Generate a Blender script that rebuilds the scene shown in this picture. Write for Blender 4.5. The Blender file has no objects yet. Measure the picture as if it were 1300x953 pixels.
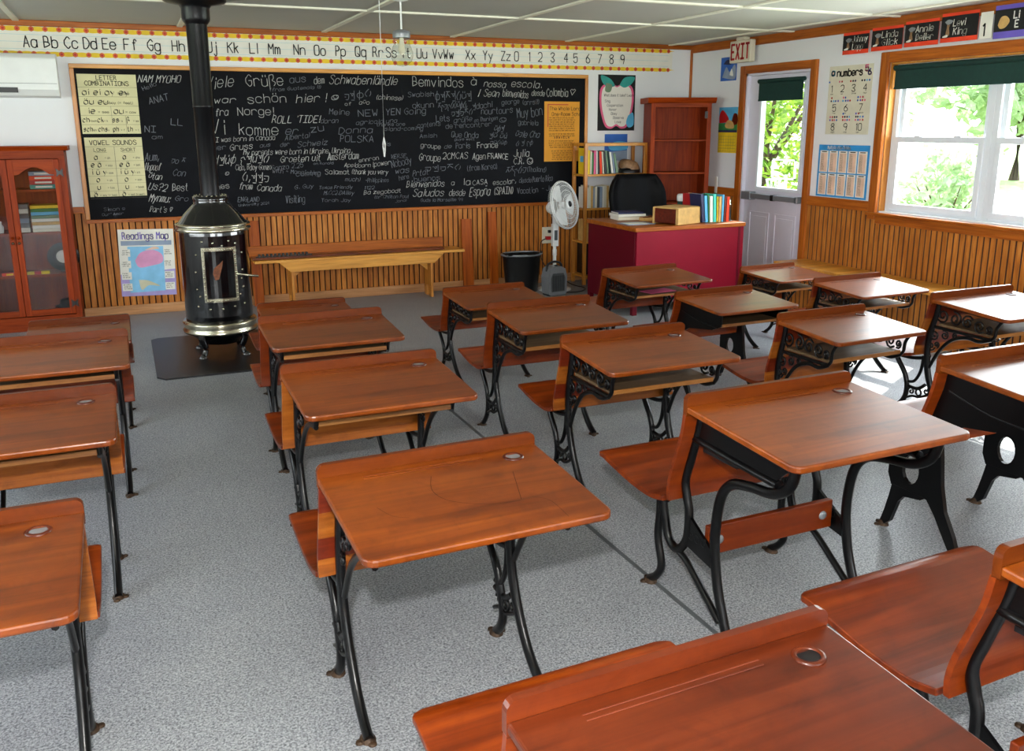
import bpy, math, random
from mathutils import Vector, Matrix, Euler
C = bpy.context.scene.collection
PI = math.pi
rnd = random.Random(7)

# ------------------------------------------------------------------ materials
def S(h, k=1.0):
    h = h.lstrip('#')
    v = [int(h[i:i+2], 16)/255 for i in (0, 2, 4)]
    return tuple([(c/12.92 if c < .04045 else ((c+.055)/1.055)**2.4)*k for c in v] + [1])

class NT:
    def __init__(s, name):
        s.m = bpy.data.materials.new(name); s.m.use_nodes = True
        s.t = s.m.node_tree; s.n = s.t.nodes; s.b = s.n['Principled BSDF']
    def node(s, t, **k):
        n = s.n.new(t)
        for a, v in k.items():
            if hasattr(n, a): setattr(n, a, v)
            else: n.inputs[a.replace('_', ' ')].default_value = v
        return n
    def link(s, a, b): s.t.links.new(a, b)
    def coords(s, scale=(1, 1, 1), rot=(0, 0, 0), gen='Object'):
        tc = s.node('ShaderNodeTexCoord'); mp = s.node('ShaderNodeMapping')
        s.link(tc.outputs[gen], mp.inputs['Vector']); mp.inputs['Scale'].default_value = scale
        mp.inputs['Rotation'].default_value = rot
        return mp.outputs['Vector']
    def noise(s, vec, scale, detail=3, rough=.55, dist=0):
        n = s.node('ShaderNodeTexNoise'); s.link(vec, n.inputs['Vector'])
        n.inputs['Scale'].default_value = scale; n.inputs['Detail'].default_value = detail
        n.inputs['Roughness'].default_value = rough; n.inputs['Distortion'].default_value = dist
        return n.outputs['Fac']
    def ramp(s, fac, stops, interp='LINEAR'):
        r = s.node('ShaderNodeValToRGB'); s.link(fac, r.inputs['Fac']); cr = r.color_ramp; cr.interpolation = interp
        while len(cr.elements) < len(stops): cr.elements.new(.5)
        for e, (p, c) in zip(cr.elements, stops): e.position = p; e.color = c
        return r.outputs['Color']
    def mul(s, a, b, fac=1.0, mode='MULTIPLY'):
        m = s.node('ShaderNodeMix'); m.data_type = 'RGBA'; m.blend_type = mode
        m.inputs['Factor'].default_value = fac
        s.link(a, m.inputs[6]); s.link(b, m.inputs[7]); return m.outputs[2]
    def bump(s, h, strength=.2, dist=.002):
        b = s.node('ShaderNodeBump'); s.link(h, b.inputs['Height'])
        b.inputs['Strength'].default_value = strength; b.inputs['Distance'].default_value = dist
        s.link(b.outputs['Normal'], s.b.inputs['Normal'])

def plain(name, col, rough=.5, metal=0, var=.12, scale=8, coat=0, spec=.5, bump=0):
    t = NT(name); c = S(col) if isinstance(col, str) else col
    f = t.noise(t.coords(), scale, 3)
    lo = tuple(x*(1-var) for x in c[:3])+(1,); hi = tuple(min(1, x*(1+var)) for x in c[:3])+(1,)
    t.link(t.ramp(f, [(.3, lo), (.7, hi)]), t.b.inputs['Base Color'])
    t.b.inputs['Roughness'].default_value = rough; t.b.inputs['Metallic'].default_value = metal
    t.b.inputs['Coat Weight'].default_value = coat; t.b.inputs['Coat Roughness'].default_value = .12
    t.b.inputs['Specular IOR Level'].default_value = spec
    if bump: t.bump(t.noise(t.coords(), scale*6, 4), bump)
    return t.m

def wood(name, dark, mid, light, axis='x', rough=.3, coat=.35, scale=1.0, wear=0, var=.16, spec=.5, grain=(3.2, 60), patch=0):
    """grain runs along the axis; pores, growth streaks, patchy varnish and scuffs"""
    t = NT(name); a, b = grain
    sc = {'x': (a, b, b), 'y': (b, a, b), 'z': (b, b, a)}[axis]
    sc = tuple(x*scale for x in sc)
    g = t.noise(t.coords(sc), 1.0, 5, .6, .6)
    sc2 = {'x': (.7, 9, 9), 'y': (9, .7, 9), 'z': (9, 9, .7)}[axis]
    g2 = t.noise(t.coords(tuple(x*scale for x in sc2)), 1.0, 3, .5, 1.5)
    col = t.ramp(g, [(.25, S(dark)), (.5, S(mid)), (.78, S(light))])
    col2 = t.ramp(g2, [(.3, (.74, .68, .62, 1)), (.7, (1.14, 1.12, 1.1, 1))])
    col = t.mul(col, col2)
    pn_ = t.noise(t.coords((3, 3, 3) if patch else (1, 1, 1)), 1.0, 4, .6, .5)
    if patch: col = t.mul(col, t.ramp(pn_, [(.34, (.60, .50, .42, 1)), (.62, (1.08, 1.06, 1.04, 1))]), patch)
    oi = t.node('ShaderNodeObjectInfo')
    rr = t.ramp(oi.outputs['Random'], [(0, (1-var, 1-var*1.1, 1-var*1.2, 1)), (1, (1+var, 1+var, 1+var, 1))])
    col = t.mul(col, rr)
    if wear:
        w = t.noise(t.coords((14, 14, 14)), 1.0, 6, .7, 1)
        col = t.mul(col, t.ramp(w, [(.26, (.5, .42, .38, 1)), (.5, (1, 1, 1, 1))]), wear)
    t.link(col, t.b.inputs['Base Color'])
    rg = t.noise(t.coords(tuple(x*.3 for x in sc)), 1.0, 3)
    mr = t.node('ShaderNodeMapRange'); t.link(rg, mr.inputs['Value'])
    mr.inputs['To Min'].default_value = max(rough*.9, .285); mr.inputs['To Max'].default_value = max(rough*1.15, .33)
    t.link(mr.outputs['Result'], t.b.inputs['Roughness'])
    t.b.inputs['Coat Weight'].default_value = coat; t.b.inputs['Coat Roughness'].default_value = .285
    t.b.inputs['Specular IOR Level'].default_value = spec
    return t.m

M = {}
M['top'] = wood('varnished desk wood', '#5a2708', '#78390b', '#8e4b12', 'x', .2, .14, wear=.6, spec=.35, grain=(1.6, 26), patch=.8)
M['lip'] = wood('varnished rail wood', '#461b05', '#5c2807', '#70350b', 'x', .3, .05, wear=.4, spec=.15, grain=(1.6, 26), patch=.5)
M['seatw'] = wood('red varnished seat wood', '#541e05', '#762e07', '#8e400b', 'x', .25, .08, wear=.4, spec=.35, grain=(1.6, 26), patch=.7)
M['slat_a'] = wood('light slat wood', '#72380e', '#925016', '#a66224', 'x', .35, .03, wear=.5, spec=.3)
M['slat_b'] = wood('dark slat wood', '#4a1505', '#66200a', '#7a2c10', 'x', .35, .1, wear=.5, spec=.3)
M['darktop'] = wood('dark worn desk wood', '#3a1506', '#542009', '#682c10', 'x', .25, .1, wear=.6, spec=.35, grain=(1.6, 26), patch=.8)  # dark tone holds one desk's weaker flash light; also inkwell rims
M['shelfw'] = wood('bare worn shelf wood', '#463420', '#665034', '#7a6244', 'x', .6, 0, wear=.5)
M['edgew'] = wood('light edge wood', '#74441a', '#936028', '#a5733a', 'x', .5, 0, wear=.5)
M['iron'] = plain('black enamelled cast iron', '#040405', .3, 0, .3, 30, coat=.04, bump=.12, spec=.3)
M['rust'] = plain('rusty iron foot', '#3c2a1a', .6, .4, .5, 60, bump=.3)
M['oak'] = wood('oak beadboard', '#8a4c16', '#b4702a', '#cc8c44', 'z', .45, .05, 1.0, var=0, spec=.25, grain=(4, 38))
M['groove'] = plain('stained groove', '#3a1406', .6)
M['oaktrim'] = wood('oak trim', '#7c3c0c', '#a85a18', '#bc6e24', 'x', .4, .08, var=.05, spec=.25)
M['oaktrim_y'] = wood('oak trim along wall', '#7c3c0c', '#a85a18', '#bc6e24', 'y', .4, .08, var=.05, spec=.25)
M['oaktrim_z'] = wood('oak upright trim', '#7c3c0c', '#a85a18', '#bc6e24', 'z', .4, .08, var=.05, spec=.25)
M['paletrim'] = wood('pale oak skirting', '#96683c', '#b88454', '#c89a6c', 'x', .45, .1, var=.05)
M['pine'] = wood('yellow pine', '#b87a26', '#d49436', '#e4aa50', 'x', .4, .2)
M['pine_z'] = wood('yellow pine upright', '#a0601c', '#bc7a2a', '#cc8e3a', 'z', .4, .2)
M['cherry'] = wood('cherry cabinet wood', '#6e2204', '#8c3206', '#9c400a', 'z', .45, 0, spec=.15)
M['cherry_x'] = wood('cherry shelf wood', '#6e2204', '#8e3608', '#9e440c', 'x', .45, 0, spec=.15)
M['plank'] = wood('orange stained plank', '#7c3408', '#a04c0c', '#b46016', 'z', .45, 0, spec=.2)
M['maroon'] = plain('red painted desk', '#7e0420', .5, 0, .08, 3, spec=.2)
M['maroon_dark'] = plain('dark red painted desk side', '#5c0418', .5, 0, .08, 3, spec=.2)  # same red paint with the side's shade put into the colour
M['wallwhite'] = plain('white wall panel', '#e6e8ea', .55, 0, .02, 2)
M['ceil'] = plain('off white ceiling board', '#b8b8b0', .5, 0, .04, 1.5, spec=.4)
M['batten'] = plain('cream ceiling batten', '#e8e6d4', .4, 0, .03)
M['white'] = plain('white plastic', '#e4e6e4', .35, 0, .03)
M['offwhite'] = plain('cream plastic', '#d8d2bc', .4, 0, .05)
M['vinyl'] = plain('white vinyl window frame', '#dfe4ea', .35, 0, .02)
M['slate'] = plain('black slate', '#07090f', .6, 0, .35, 5, spec=.12)
M['chalk'] = plain('white chalk', '#c8c8c4', .9)
M['chalk_dim'] = plain('smudged chalk', '#7c8088', .9)
M['black'] = plain('black plastic', '#08080a', .4, 0, .2)
M['blackgloss'] = plain('glossy black enamel', '#050507', .12, 0, .2, 8, coat=.8)
M['pipe'] = plain('black stove pipe', '#101114', .35, .4, .2)
M['chrome'] = plain('brushed nickel', '#c2bda6', .22, 1, .1, 20)
M['silver'] = plain('silver grey metal', '#8c9094', .35, .35, .1)
M['greyplastic'] = plain('grey plastic', '#55595c', .4, .1, .1)
M['darkgrey'] = plain('dark grey plastic', '#26292c', .4, .1, .1)
M['mat'] = plain('dark hearth mat', '#0e0f12', .35, 0, .15, 20)
M['leather'] = plain('black leather', '#030304', .55, 0, .3, 20, spec=.12)
M['doorwhite'] = plain('white painted door', '#dcdae6', .4, 0, .02)
M['green'] = plain('dark green blind fabric', '#06342e', .75, 0, .15, 30)
M['paper'] = plain('white paper', '#e6e4da', .8, 0, .03)
M['cream'] = plain('cream chart paper', '#d8d2a4', .8, 0, .05, 6)
M['ink'] = plain('black print', '#121212', .8)
M['inkgrey'] = plain('grey small print', '#6a6858', .8)
M['orangep'] = plain('orange paper', '#d8942c', .8, 0, .05)
M['red'] = plain('red', '#b8181c', .5)
M['redorange'] = plain('red orange paper', '#e8401c', .7)
M['yellow'] = plain('yellow', '#e8c420', .6)
M['flower'] = plain('orange flower print', '#d0662c', .7)
M['pink'] = plain('pink', '#e0608a', .7)
M['teal'] = plain('teal', '#2c9a90', .6)
M['blue'] = plain('blue', '#2a62b8', .6)
M['skyblue'] = plain('sky blue border print', '#2c8ccc', .7)
M['pastelblue'] = plain('pastel blue print', '#86c2e6', .8)
M['pastelpink'] = plain('pastel pink print', '#d898be', .8)
M['cyan'] = plain('light blue', '#58b4e0', .6)
M['guide'] = plain('pale blue guide line', '#a8ccd8', .8)
M['purple'] = plain('violet', '#6a5ac0', .6)
M['lilac'] = plain('lilac', '#a89ad0', .7)
M['peach'] = plain('peach print', '#e2bfa6', .8)
M['brown'] = plain('brown leather', '#8a6848', .6, 0, .3, 40)
M['tan'] = plain('tan wood', '#caa260', .6, 0, .15, 20)
M['greenp'] = plain('green', '#2c7a3c', .6)
M['navy'] = plain('navy', '#1c2350', .5)
M['aqua'] = plain('aqua', '#38c4ac', .5)
M['sage'] = plain('sage green', '#6e8a6e', .6)
M['steelblue'] = plain('steel blue', '#8a9ab0', .6)
M['soil'] = plain('weathered sand', '#c8c4a8', .8)
M['bark'] = plain('grey brown bark', '#4a3c2c', .9, 0, .3, 20, bump=.5)
M['ember'] = plain('charred brown logs', '#6a3a20', .8, 0, .5, 40)

def glass(name, tint=(1, 1, 1, 1), rough=.02, refl=1.0):
    t = NT(name); t.n.remove(t.b); out = t.n['Material Output']
    tr = t.node('ShaderNodeBsdfTransparent'); tr.inputs['Color'].default_value = tint
    gl = t.node('ShaderNodeBsdfGlossy'); gl.inputs['Roughness'].default_value = rough
    fr = t.node('ShaderNodeFresnel'); ge = t.node('ShaderNodeNewGeometry'); mr = t.node('ShaderNodeMapRange')
    mr.inputs['To Min'].default_value = 1.45; mr.inputs['To Max'].default_value = 1/1.45
    t.link(ge.outputs['Backfacing'], mr.inputs['Value']); t.link(mr.outputs['Result'], fr.inputs['IOR'])
    mx = t.node('ShaderNodeMixShader'); t.link(fr.outputs[0], mx.inputs[0])
    t.link(tr.outputs[0], mx.inputs[1]); t.link(gl.outputs[0], mx.inputs[2]); t.link(mx.outputs[0], out.inputs[0])
    return t.m
M['glass'] = glass('window glass', (.96, .98, .97, 1))
M['cabglass'] = glass('cabinet glass', (.85, .85, .85, 1))
M['jarglass'] = glass('jar glass', (.93, .94, .91, 1), .12)
t = NT('speckled grey carpet')
f1 = t.noise(t.coords(), 150, 3, .7, .6); f2 = t.noise(t.coords(), 3, 3)
c1 = t.ramp(f1, [(.36, S('#53565b')), (.5, S('#8e9195')), (.62, S('#b2b5b8'))])
t.link(t.mul(c1, t.ramp(f2, [(.3, (.9, .9, .92, 1)), (.7, (1.03, 1.03, 1.03, 1))])), t.b.inputs['Base Color'])
t.b.inputs['Roughness'].default_value = .42; t.b.inputs['Specular IOR Level'].default_value = .4
t.bump(f1, .25, .002); M['floor'] = t.m
t = NT('sunlit lawn'); f1 = t.noise(t.coords(), 4, 5)
t.link(t.ramp(f1, [(.3, S('#7f9a4c')), (.7, S('#b4c080'))]), t.b.inputs['Base Color']); t.b.inputs['Roughness'].default_value = .9
M['lawn'] = t.m
def leafmat(name, a, b):
    t = NT(name); f = t.noise(t.coords(), 3, 4)
    t.link(t.ramp(f, [(.35, S(a)), (.65, S(b))]), t.b.inputs['Base Color']); t.b.inputs['Roughness'].default_value = .6
    tl = t.node('ShaderNodeBsdfTranslucent'); t.link(t.b.inputs['Base Color'].links[0].from_socket, tl.inputs['Color'])
    mx = t.node('ShaderNodeMixShader'); mx.inputs[0].default_value = .5; t.link(t.b.outputs[0], mx.inputs[1]); t.link(tl.outputs[0], mx.inputs[2]); t.link(mx.outputs[0], t.n['Material Output'].inputs[0])
    return t.m
M['leaf'] = leafmat('yellow green leaves', '#4f7a1c', '#a8bc4c')
M['leaf2'] = leafmat('pale green leaves', '#93ac78', '#c4d4a8')

# ------------------------------------------------------------------ mesh builder
class MB:
    def __init__(s): s.v = []; s.f = []; s.m = []; s.sm = []; s.mats = []; s.T = Matrix()
    def mi(s, m):
        if m not in s.mats: s.mats.append(m)
        return s.mats.index(m)
    def add(s, vs, fs, m, smooth=False):
        o = len(s.v); s.v += [tuple(s.T @ Vector(p)) for p in vs]; k = s.mi(m)
        for f in fs: s.f.append(tuple(o+i for i in f)); s.m.append(k); s.sm.append(smooth)
    def box(s, x0, x1, y0, y1, z0, z1, m):
        vs = [(x, y, z) for x in (x0, x1) for y in (y0, y1) for z in (z0, z1)]
        s.add(vs, [(0, 1, 3, 2), (4, 6, 7, 5), (0, 4, 5, 1), (2, 3, 7, 6), (0, 2, 6, 4), (1, 5, 7, 3)], m); return s
    def quad(s, a, b, c, d, m): s.add([a, b, c, d], [(0, 1, 2, 3)], m); return s
    def prism(s, pts, h, m, axis='z', at=0.0, smooth=False):
        """outline pts in a plane, thickness h along axis starting at 'at' """
        n = len(pts)
        def P(p, t): return {'z': (p[0], p[1], t), 'y': (p[0], t, p[1]), 'x': (t, p[0], p[1])}[axis]
        vs = [P(p, at) for p in pts]+[P(p, at+h) for p in pts]
        s.add(vs, [tuple(range(n))[::-1], tuple(range(n, 2*n))], m)
        s.add(vs, [(i, (i+1) % n, n+(i+1) % n, n+i) for i in range(n)], m, smooth); return s
    def lathe(s, prof, m, c=(0, 0, 0), n=24, smooth=True, sx=1, sy=1, closed=False):
        vs = []; fs = []; k = len(prof)
        for i in range(n):
            a = 2*PI*i/n
            for r, z in prof: vs.append((c[0]+r*math.cos(a)*sx, c[1]+r*math.sin(a)*sy, c[2]+z))
        for i in range(n):
            j = (i+1) % n
            for q in range(k-1): fs.append((i*k+q, j*k+q, j*k+q+1, i*k+q+1))
        s.add(vs, fs, m, smooth)
        if not closed:
            if prof[0][0] > 1e-5: s.add([vs[i*k] for i in range(n)], [tuple(range(n))[::-1]], m)
            if prof[-1][0] > 1e-5: s.add([vs[i*k+k-1] for i in range(n)], [tuple(range(n))], m)
        return s
    def tube(s, pts, r, m, n=8, r2=None, up=(0, 0, 1), cap=True, closed=False):
        """sweep an ellipse; r in the plane (side), r2 along 'up'-perp normal. r may be a list"""
        P = [Vector(p) for p in pts]; k = len(P); vs = []; fs = []
        up = Vector(up)
        for i in range(k):
            if closed: d = P[(i+1) % k]-P[i-1]
            else: d = P[min(i+1, k-1)]-P[max(i-1, 0)]
            if d.length < 1e-9: d = Vector((0, 0, 1))
            d.normalize(); u = up - d*up.dot(d)
            if u.length < 1e-4: u = Vector((1, 0, 0)) - d*d.x
            if u.length < 1e-4: u = Vector((0, 1, 0)) - d*d.y
            u.normalize(); w = d.cross(u)
            ra = r[i] if isinstance(r, (list, tuple)) else r
            rb = ra if r2 is None else r2
            for j in range(n):
                a = 2*PI*j/n; vs.append(P[i]+w*(ra*math.cos(a))+u*(rb*math.sin(a)))
        for i in range(k if closed else k-1):
            q = (i+1) % k
            for j in range(n): fs.append((i*n+j, i*n+(j+1) % n, q*n+(j+1) % n, q*n+j))
        s.add(vs, fs, m, True)
        if cap and not closed:
            s.add(vs[:n], [tuple(range(n))[::-1]], m); s.add(vs[-n:], [tuple(range(n))], m)
        return s
    def build(s, name, parent=None, bevel=0, loc=None, sub=0):
        me = bpy.data.meshes.new(name); me.from_pydata(s.v, [], s.f)
        for m in s.mats: me.materials.append(M[m] if isinstance(m, str) else m)
        me.polygons.foreach_set('material_index', s.m); me.polygons.foreach_set('use_smooth', s.sm); me.update()
        o = bpy.data.objects.new(name, me); C.objects.link(o)
        if loc: o.location = loc
        if parent: o.parent = parent
        if bevel:
            b = o.modifiers.new('bevel', 'BEVEL'); b.width = bevel; b.segments = 2; b.limit_method = 'ANGLE'; b.angle_limit = .7
        return o
def smooth_path(pts, n=5):
    """Catmull-Rom through the points"""
    P = [Vector(p) for p in pts]; out = []
    for i in range(len(P)-1):
        a = P[max(i-1, 0)]; b = P[i]; c = P[i+1]; d = P[min(i+2, len(P)-1)]
        for k in range(n):
            t = k/n
            out.append(.5*((2*b)+(c-a)*t+(2*a-5*b+4*c-d)*t*t+(3*b-a-3*c+d)*t**3))
    return out+[P[-1]]
def empty(name, loc=(0, 0, 0), rz=0):
    o = bpy.data.objects.new(name, None); C.objects.link(o); o.location = loc; o.rotation_euler = (0, 0, rz)
    o.empty_display_size = .1; return o
def tag(o, label, cat, group=None, kind=None):
    o['label'] = label; o['category'] = cat
    if group: o['group'] = group
    if kind: o['kind'] = kind
    return o
def struct(o): o['kind'] = 'structure'; return o
def copy_tree(o, parent=None):
    c = o.copy(); C.objects.link(c)
    if parent: c.parent = parent
    for ch in list(o.children): copy_tree(ch, c)
    return c
def bx(name, x0, x1, y0, y1, z0, z1, m, parent=None, bevel=0.0):
    return MB().box(x0, x1, y0, y1, z0, z1, m).build(name, parent, bevel)

# ------------------------------------------------------------------ pen strokes (hand lettering)
G = {
'A': '022842 1434', 'B': '0208 ~082837352505 ~0525443302', 'C': '~47382817060413223243', 'D': '0208 ~082846442202', 'E': '48080242 0535', 'F': '480802 0535',
'G': '~47382817060413223243 434525', 'H': '0208 4248 0545', 'I': '0848 2822 0242', 'J': '~4843321203', 'K': '0208 4805 1642', 'L': '080242', 'M': '0208254842',
'N': '02084248', 'O': '~183847433212030718', 'P': '0208 ~082837362505', 'Q': '~183847433212030718 2442', 'R': '0208 ~082837362505 2542',
'S': '~4738180716354443321203', 'T': '0848 2822', 'U': '~080312324348', 'V': '082248', 'W': '0812253248', 'X': '0248 0842', 'Y': '082548 2522', 'Z': '08480242',
'a': '~4536160503123244 4642', 'b': '0802 ~0516364543321203', 'c': '~4536160503123243', 'd': '4842 ~4536160503123243', 'e': '~0444453616050312 ~12324 3'.replace(' 3', '3'),
'f': '~47382722 1636', 'g': '~4536160503123243 ~4641301001', 'h': '0802 ~0516364542', 'i': '1612 1718', 'j': '~26211001 2728', 'k': '0802 3604 1532', 'l': '1812',
'm': '0602 ~05162522 ~25364542', 'n': '0602 ~0516364542', 'o': '~163645433212030516', 'p': '0600 ~0516364543321203', 'q': '4640 ~4536160503123243',
'r': '0602 ~05163645', 's': '~453616053443321203', 't': '~18132232 0626', 'u': '~0603123243 4642', 'v': '062246', 'w': '0612253246', 'x': '0246 0642',
'y': '0623 4610', 'z': '06460242', '0': '~183847433212030718', '1': '172822', '2': '~07183847453402 0242', '3': '~07183847362515 ~253443321203', '4': '3832 380444',
'5': '480805 ~05364543321203', '6': '~381604031232434435160504', '7': '084812', '8': '~183847361504031232434435060718', '9': '~46351506071838474532',
'!': '1814 1312', '.': '1213', ',': '1301', '(': '~28161422', ')': '~08161402', '/': '0248', '-': '0535', "'": '1817', '?': '~07183847452524 2322',
':': '1312 1615', '=': '0646 0444', '"': '0807 2827', ' ': ''}
for k, b, d in (('ü', 'u', '1718 3738'), ('ö', 'o', '1718 3738'), ('ä', 'a', '1718 3738'), ('à', 'a', '1827'), ('ó', 'o', '2738'), ('ñ', 'n', '1838')): G[k] = G[b]+' '+d
G['ß'] = '~000718383625444332'
G['*'] = '~163645433212030516 1516 3536 ~14233344'          # smiling face
G['^'] = '~250616273645442204060625'[:0]+'~2506184422 ~2546384422'[:0]+'052206 0506172625364645220'[:0]+'~2516070502 '[:0]+'~261706 062246 ~463726'  # heart
G['@'] = '~38160412 ~324446 1545 ~2836'                      # loose foreign letter
G['#'] = '~0616243626 4842 1141'
G['~'] = '~04162435464'[:10]
FOREIGN = ['~38160412 ~324446', '0646 ~46443212 1404', '~0616243626 4842 1141', '~060312233236 2728', '0848 2804 2644', '~163645433212030516 2810', '~0604134446 1718 3738', '~05263544 ~20111304']
def pen(mb, text, size, place, w, mat, nib=None, slant=0, jit=0, gap=1.6, narrow=1.0):
    """write strokes; place(u, v) -> 3-D point; returns the width"""
    u0 = 0; sc = size/6.0; R = random.Random(hash(len(text))+int(size*1e4))
    for ch in text:
        g = R.choice(FOREIGN) if ch == '@' else G.get(ch, G['@']); mx = 0; dy = R.uniform(-jit, jit)*size
        for path in g.split():
            sm = path[0] == '~'; d = path[1:] if sm else path
            pts = [(int(d[i]), int(d[i+1])) for i in range(0, len(d)-1, 2)]
            if not pts: continue
            mx = max(mx, max(p[0] for p in pts))
            q = [Vector(((u0+p[0]*narrow)*sc, (p[1]-2)*sc+dy, 0)) for p in pts]
            if sm and len(q) > 2: q = smooth_path(q, 3)
            for a, b in zip(q[:-1], q[1:]):
                if nib: n = Vector((math.cos(nib), math.sin(nib), 0))*w*.5
                else:
                    e = (b-a)
                    if e.length < 1e-7: continue
                    e.normalize(); n = Vector((-e.y, e.x, 0))*w*.5; a = a-e*w*.3; b = b+e*w*.3
                vs = [a-n, b-n, b+n, a+n]
                mb.add([place(p.x+slant*p.y, p.y) for p in vs], [(0, 1, 2, 3)], mat)
        u0 += (mx*narrow+gap) if ch != ' ' else 3.2*narrow
    return u0*sc
def pen_w(text, size, gap=1.6, narrow=1.0):
    u = 0
    for ch in text:
        g = G.get(ch, G['@']); ds = g.replace('~', '').split()
        mx = max([int(c) for d in ds for c in d[0:len(d)//2*2:2]] or [0])
        u += (mx*narrow+gap) if ch != ' ' else 3.2*narrow
    return u*size/6
def wall_b(x, z, y, ang=0):                 # on a surface facing -Y
    ca, sa = math.cos(ang), math.sin(ang)
    return lambda u, v: (x+u*ca-v*sa, y, z+u*sa+v*ca)
def wall_r(y, z, x):                        # on a surface facing -X, text runs towards -Y
    return lambda u, v: (x, y-u, z+v)

# ------------------------------------------------------------------ room
W, D, H, XL, YR = 5.75, 8.40, 2.44, -3.0, -3.2
struct(bx('floor', XL-.1, W+.1, YR-.1, D+.1, -.1, 0, 'floor'))
sm = MB()
sm.box(1.62, 1.638, -3.1, 8.38, 0, .0012, 'greyplastic'); struct(sm.build('trim_1'))
ce = MB().box(XL-.1, W+.1, YR-.1, D+.1, H, H+.1, 'ceil')
struct(ce.build('ceiling'))
b = MB()
for k in range(-1, 6): b.box(-.65+1.22*k-.022, -.65+1.22*k+.022, YR, D-.02, H-.012, H+.001, 'batten')
for k in range(10): b.box(XL, W-.02, 6.78-1.22*k-.022, 6.78-1.22*k+.022, H-.013, H+.001, 'batten')
struct(b.build('trim_2'))
def panelled(name, horiz, n0, n1, at, facing):
    """white upper wall with fine panel joints; horiz 'x' or 'y'"""
    pass
struct(bx('wall_back', XL-.1, W+.1, D, D+.15, 0, H, 'wallwhite'))
lw = MB().box(XL-.15, XL, YR, D, 0, .98, 'wallwhite').box(XL-.15, XL, YR, D, 2.02, H, 'wallwhite').box(XL-.15, XL, YR, 1.45, .98, 2.02, 'wallwhite').box(XL-.15, XL, 6.55, D, .98, 2.02, 'wallwhite')
struct(lw.build('wall_left'))
o = MB()
for q in range(6): yy = 1.45+5.1*q/5; o.box(XL-.12, XL-.04, max(1.45, yy-.03), min(6.55, yy+.03), .98, 2.02, 'vinyl')
o.box(XL-.12, XL-.04, 1.45, 6.55, .98, 1.03, 'vinyl').box(XL-.12, XL-.04, 1.45, 6.55, 1.97, 2.02, 'vinyl').box(XL-.11, XL-.05, 1.45, 6.55, 1.48, 1.53, 'vinyl')
wl = struct(o.build('window_4')); MB().box(XL-.085, XL-.08, 1.46, 6.54, 1.0, 2.0, 'glass').build('pane', wl)  # added windows on the unseen left wall, to supply fill light
# rear wall with two added fill windows, right wall with door and windows
rw = MB(); Y0 = YR-.15
ADDED_RWIN = ((-2.2, .6), (1.8, 4.8))  # unseen windows added behind the camera for frontal fill
rw.box(XL-.1, W+.1, Y0, YR, 0, .95, 'oak').box(XL-.1, W+.1, Y0, YR, 2.05, H, 'wallwhite')
xs = [XL-.1, ADDED_RWIN[0][0], ADDED_RWIN[0][1], ADDED_RWIN[1][0], ADDED_RWIN[1][1], W+.1]
for i in (0, 2, 4): rw.box(xs[i], xs[i+1], Y0, YR, .95, 2.05, 'wallwhite')
struct(rw.build('wall_rear'))
for i, (a, c) in enumerate(ADDED_RWIN):
    o = MB()
    for q in range(4):
        x = a+(c-a)*q/3; o.box(max(a, x-.03), min(c, x+.03), YR-.12, YR-.04, .95, 2.05, 'vinyl')
    o.box(a, c, YR-.12, YR-.04, .95, 1.0, 'vinyl').box(a, c, YR-.12, YR-.04, 2.0, 2.05, 'vinyl').box(a, c, YR-.11, YR-.05, 1.48, 1.53, 'vinyl')
    w = struct(o.build('window_%d' % (i+2)))
    MB().box(a, c, YR-.085, YR-.08, .98, 2.02, 'glass').build('pane', w)
DY0, DY1, DZ = 6.515, 7.44, 2.10          # door opening
WY1, WY0, WZ0, WZ1 = 5.62, 2.80, .90, 2.09  # window opening
LY = [(YR, WY0), (WY1, DY0), (DY1, D)]
r = MB()
for a, c in LY: r.box(W, W+.15, a, c, 0, H, 'wallwhite')
r.box(W, W+.15, DY0, DY1, DZ, H, 'wallwhite').box(W, W+.15, WY0, WY1, 0, WZ0, 'wallwhite').box(W, W+.15, WY0, WY1, WZ1, H, 'wallwhite')
struct(r.build('wall_right'))
# beadboard wainscot
def beadboard(name, horiz, a, c, at, sgn, z0, z1):
    mb = MB(); p = .052; n = int((c-a)/p); p = (c-a)/n; d = .014; g = .0055
    def P(u, dep, z): return (u, at+sgn*dep, z) if horiz == 'x' else (at+sgn*dep, u, z)
    for i in range(n):
        u = a+i*p
        q = [(u+g, d), (u+p-g, d)]
        mb.add([P(q[0][0], d, z0), P(q[1][0], d, z0), P(q[1][0], d, z1), P(q[0][0], d, z1)], [(0, 1, 2, 3)], 'oak')
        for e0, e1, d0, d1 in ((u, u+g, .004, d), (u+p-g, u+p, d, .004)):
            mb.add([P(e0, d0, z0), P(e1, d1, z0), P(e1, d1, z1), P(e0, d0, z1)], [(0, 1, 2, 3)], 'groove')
        if False:
            m = u+p*.5
            mb.add([P(m-.0012, d+.0006, z0), P(m+.0012, d+.0006, z0), P(m+.0012, d+.0006, z1), P(m-.0012, d+.0006, z1)], [(0, 1, 2, 3)], 'groove')
    return mb.build(name)
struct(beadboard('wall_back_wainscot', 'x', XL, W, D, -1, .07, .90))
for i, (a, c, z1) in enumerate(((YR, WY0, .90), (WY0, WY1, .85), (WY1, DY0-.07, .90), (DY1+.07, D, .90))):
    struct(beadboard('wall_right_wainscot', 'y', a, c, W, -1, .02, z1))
struct(bx('baseboard_back', XL, W, D-.024, D, 0, .085, 'paletrim', bevel=.004))
struct(bx('baseboard_right', W-.022, W, YR, DY0-.07, 0, .085, 'oaktrim_y', bevel=.004))
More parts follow.
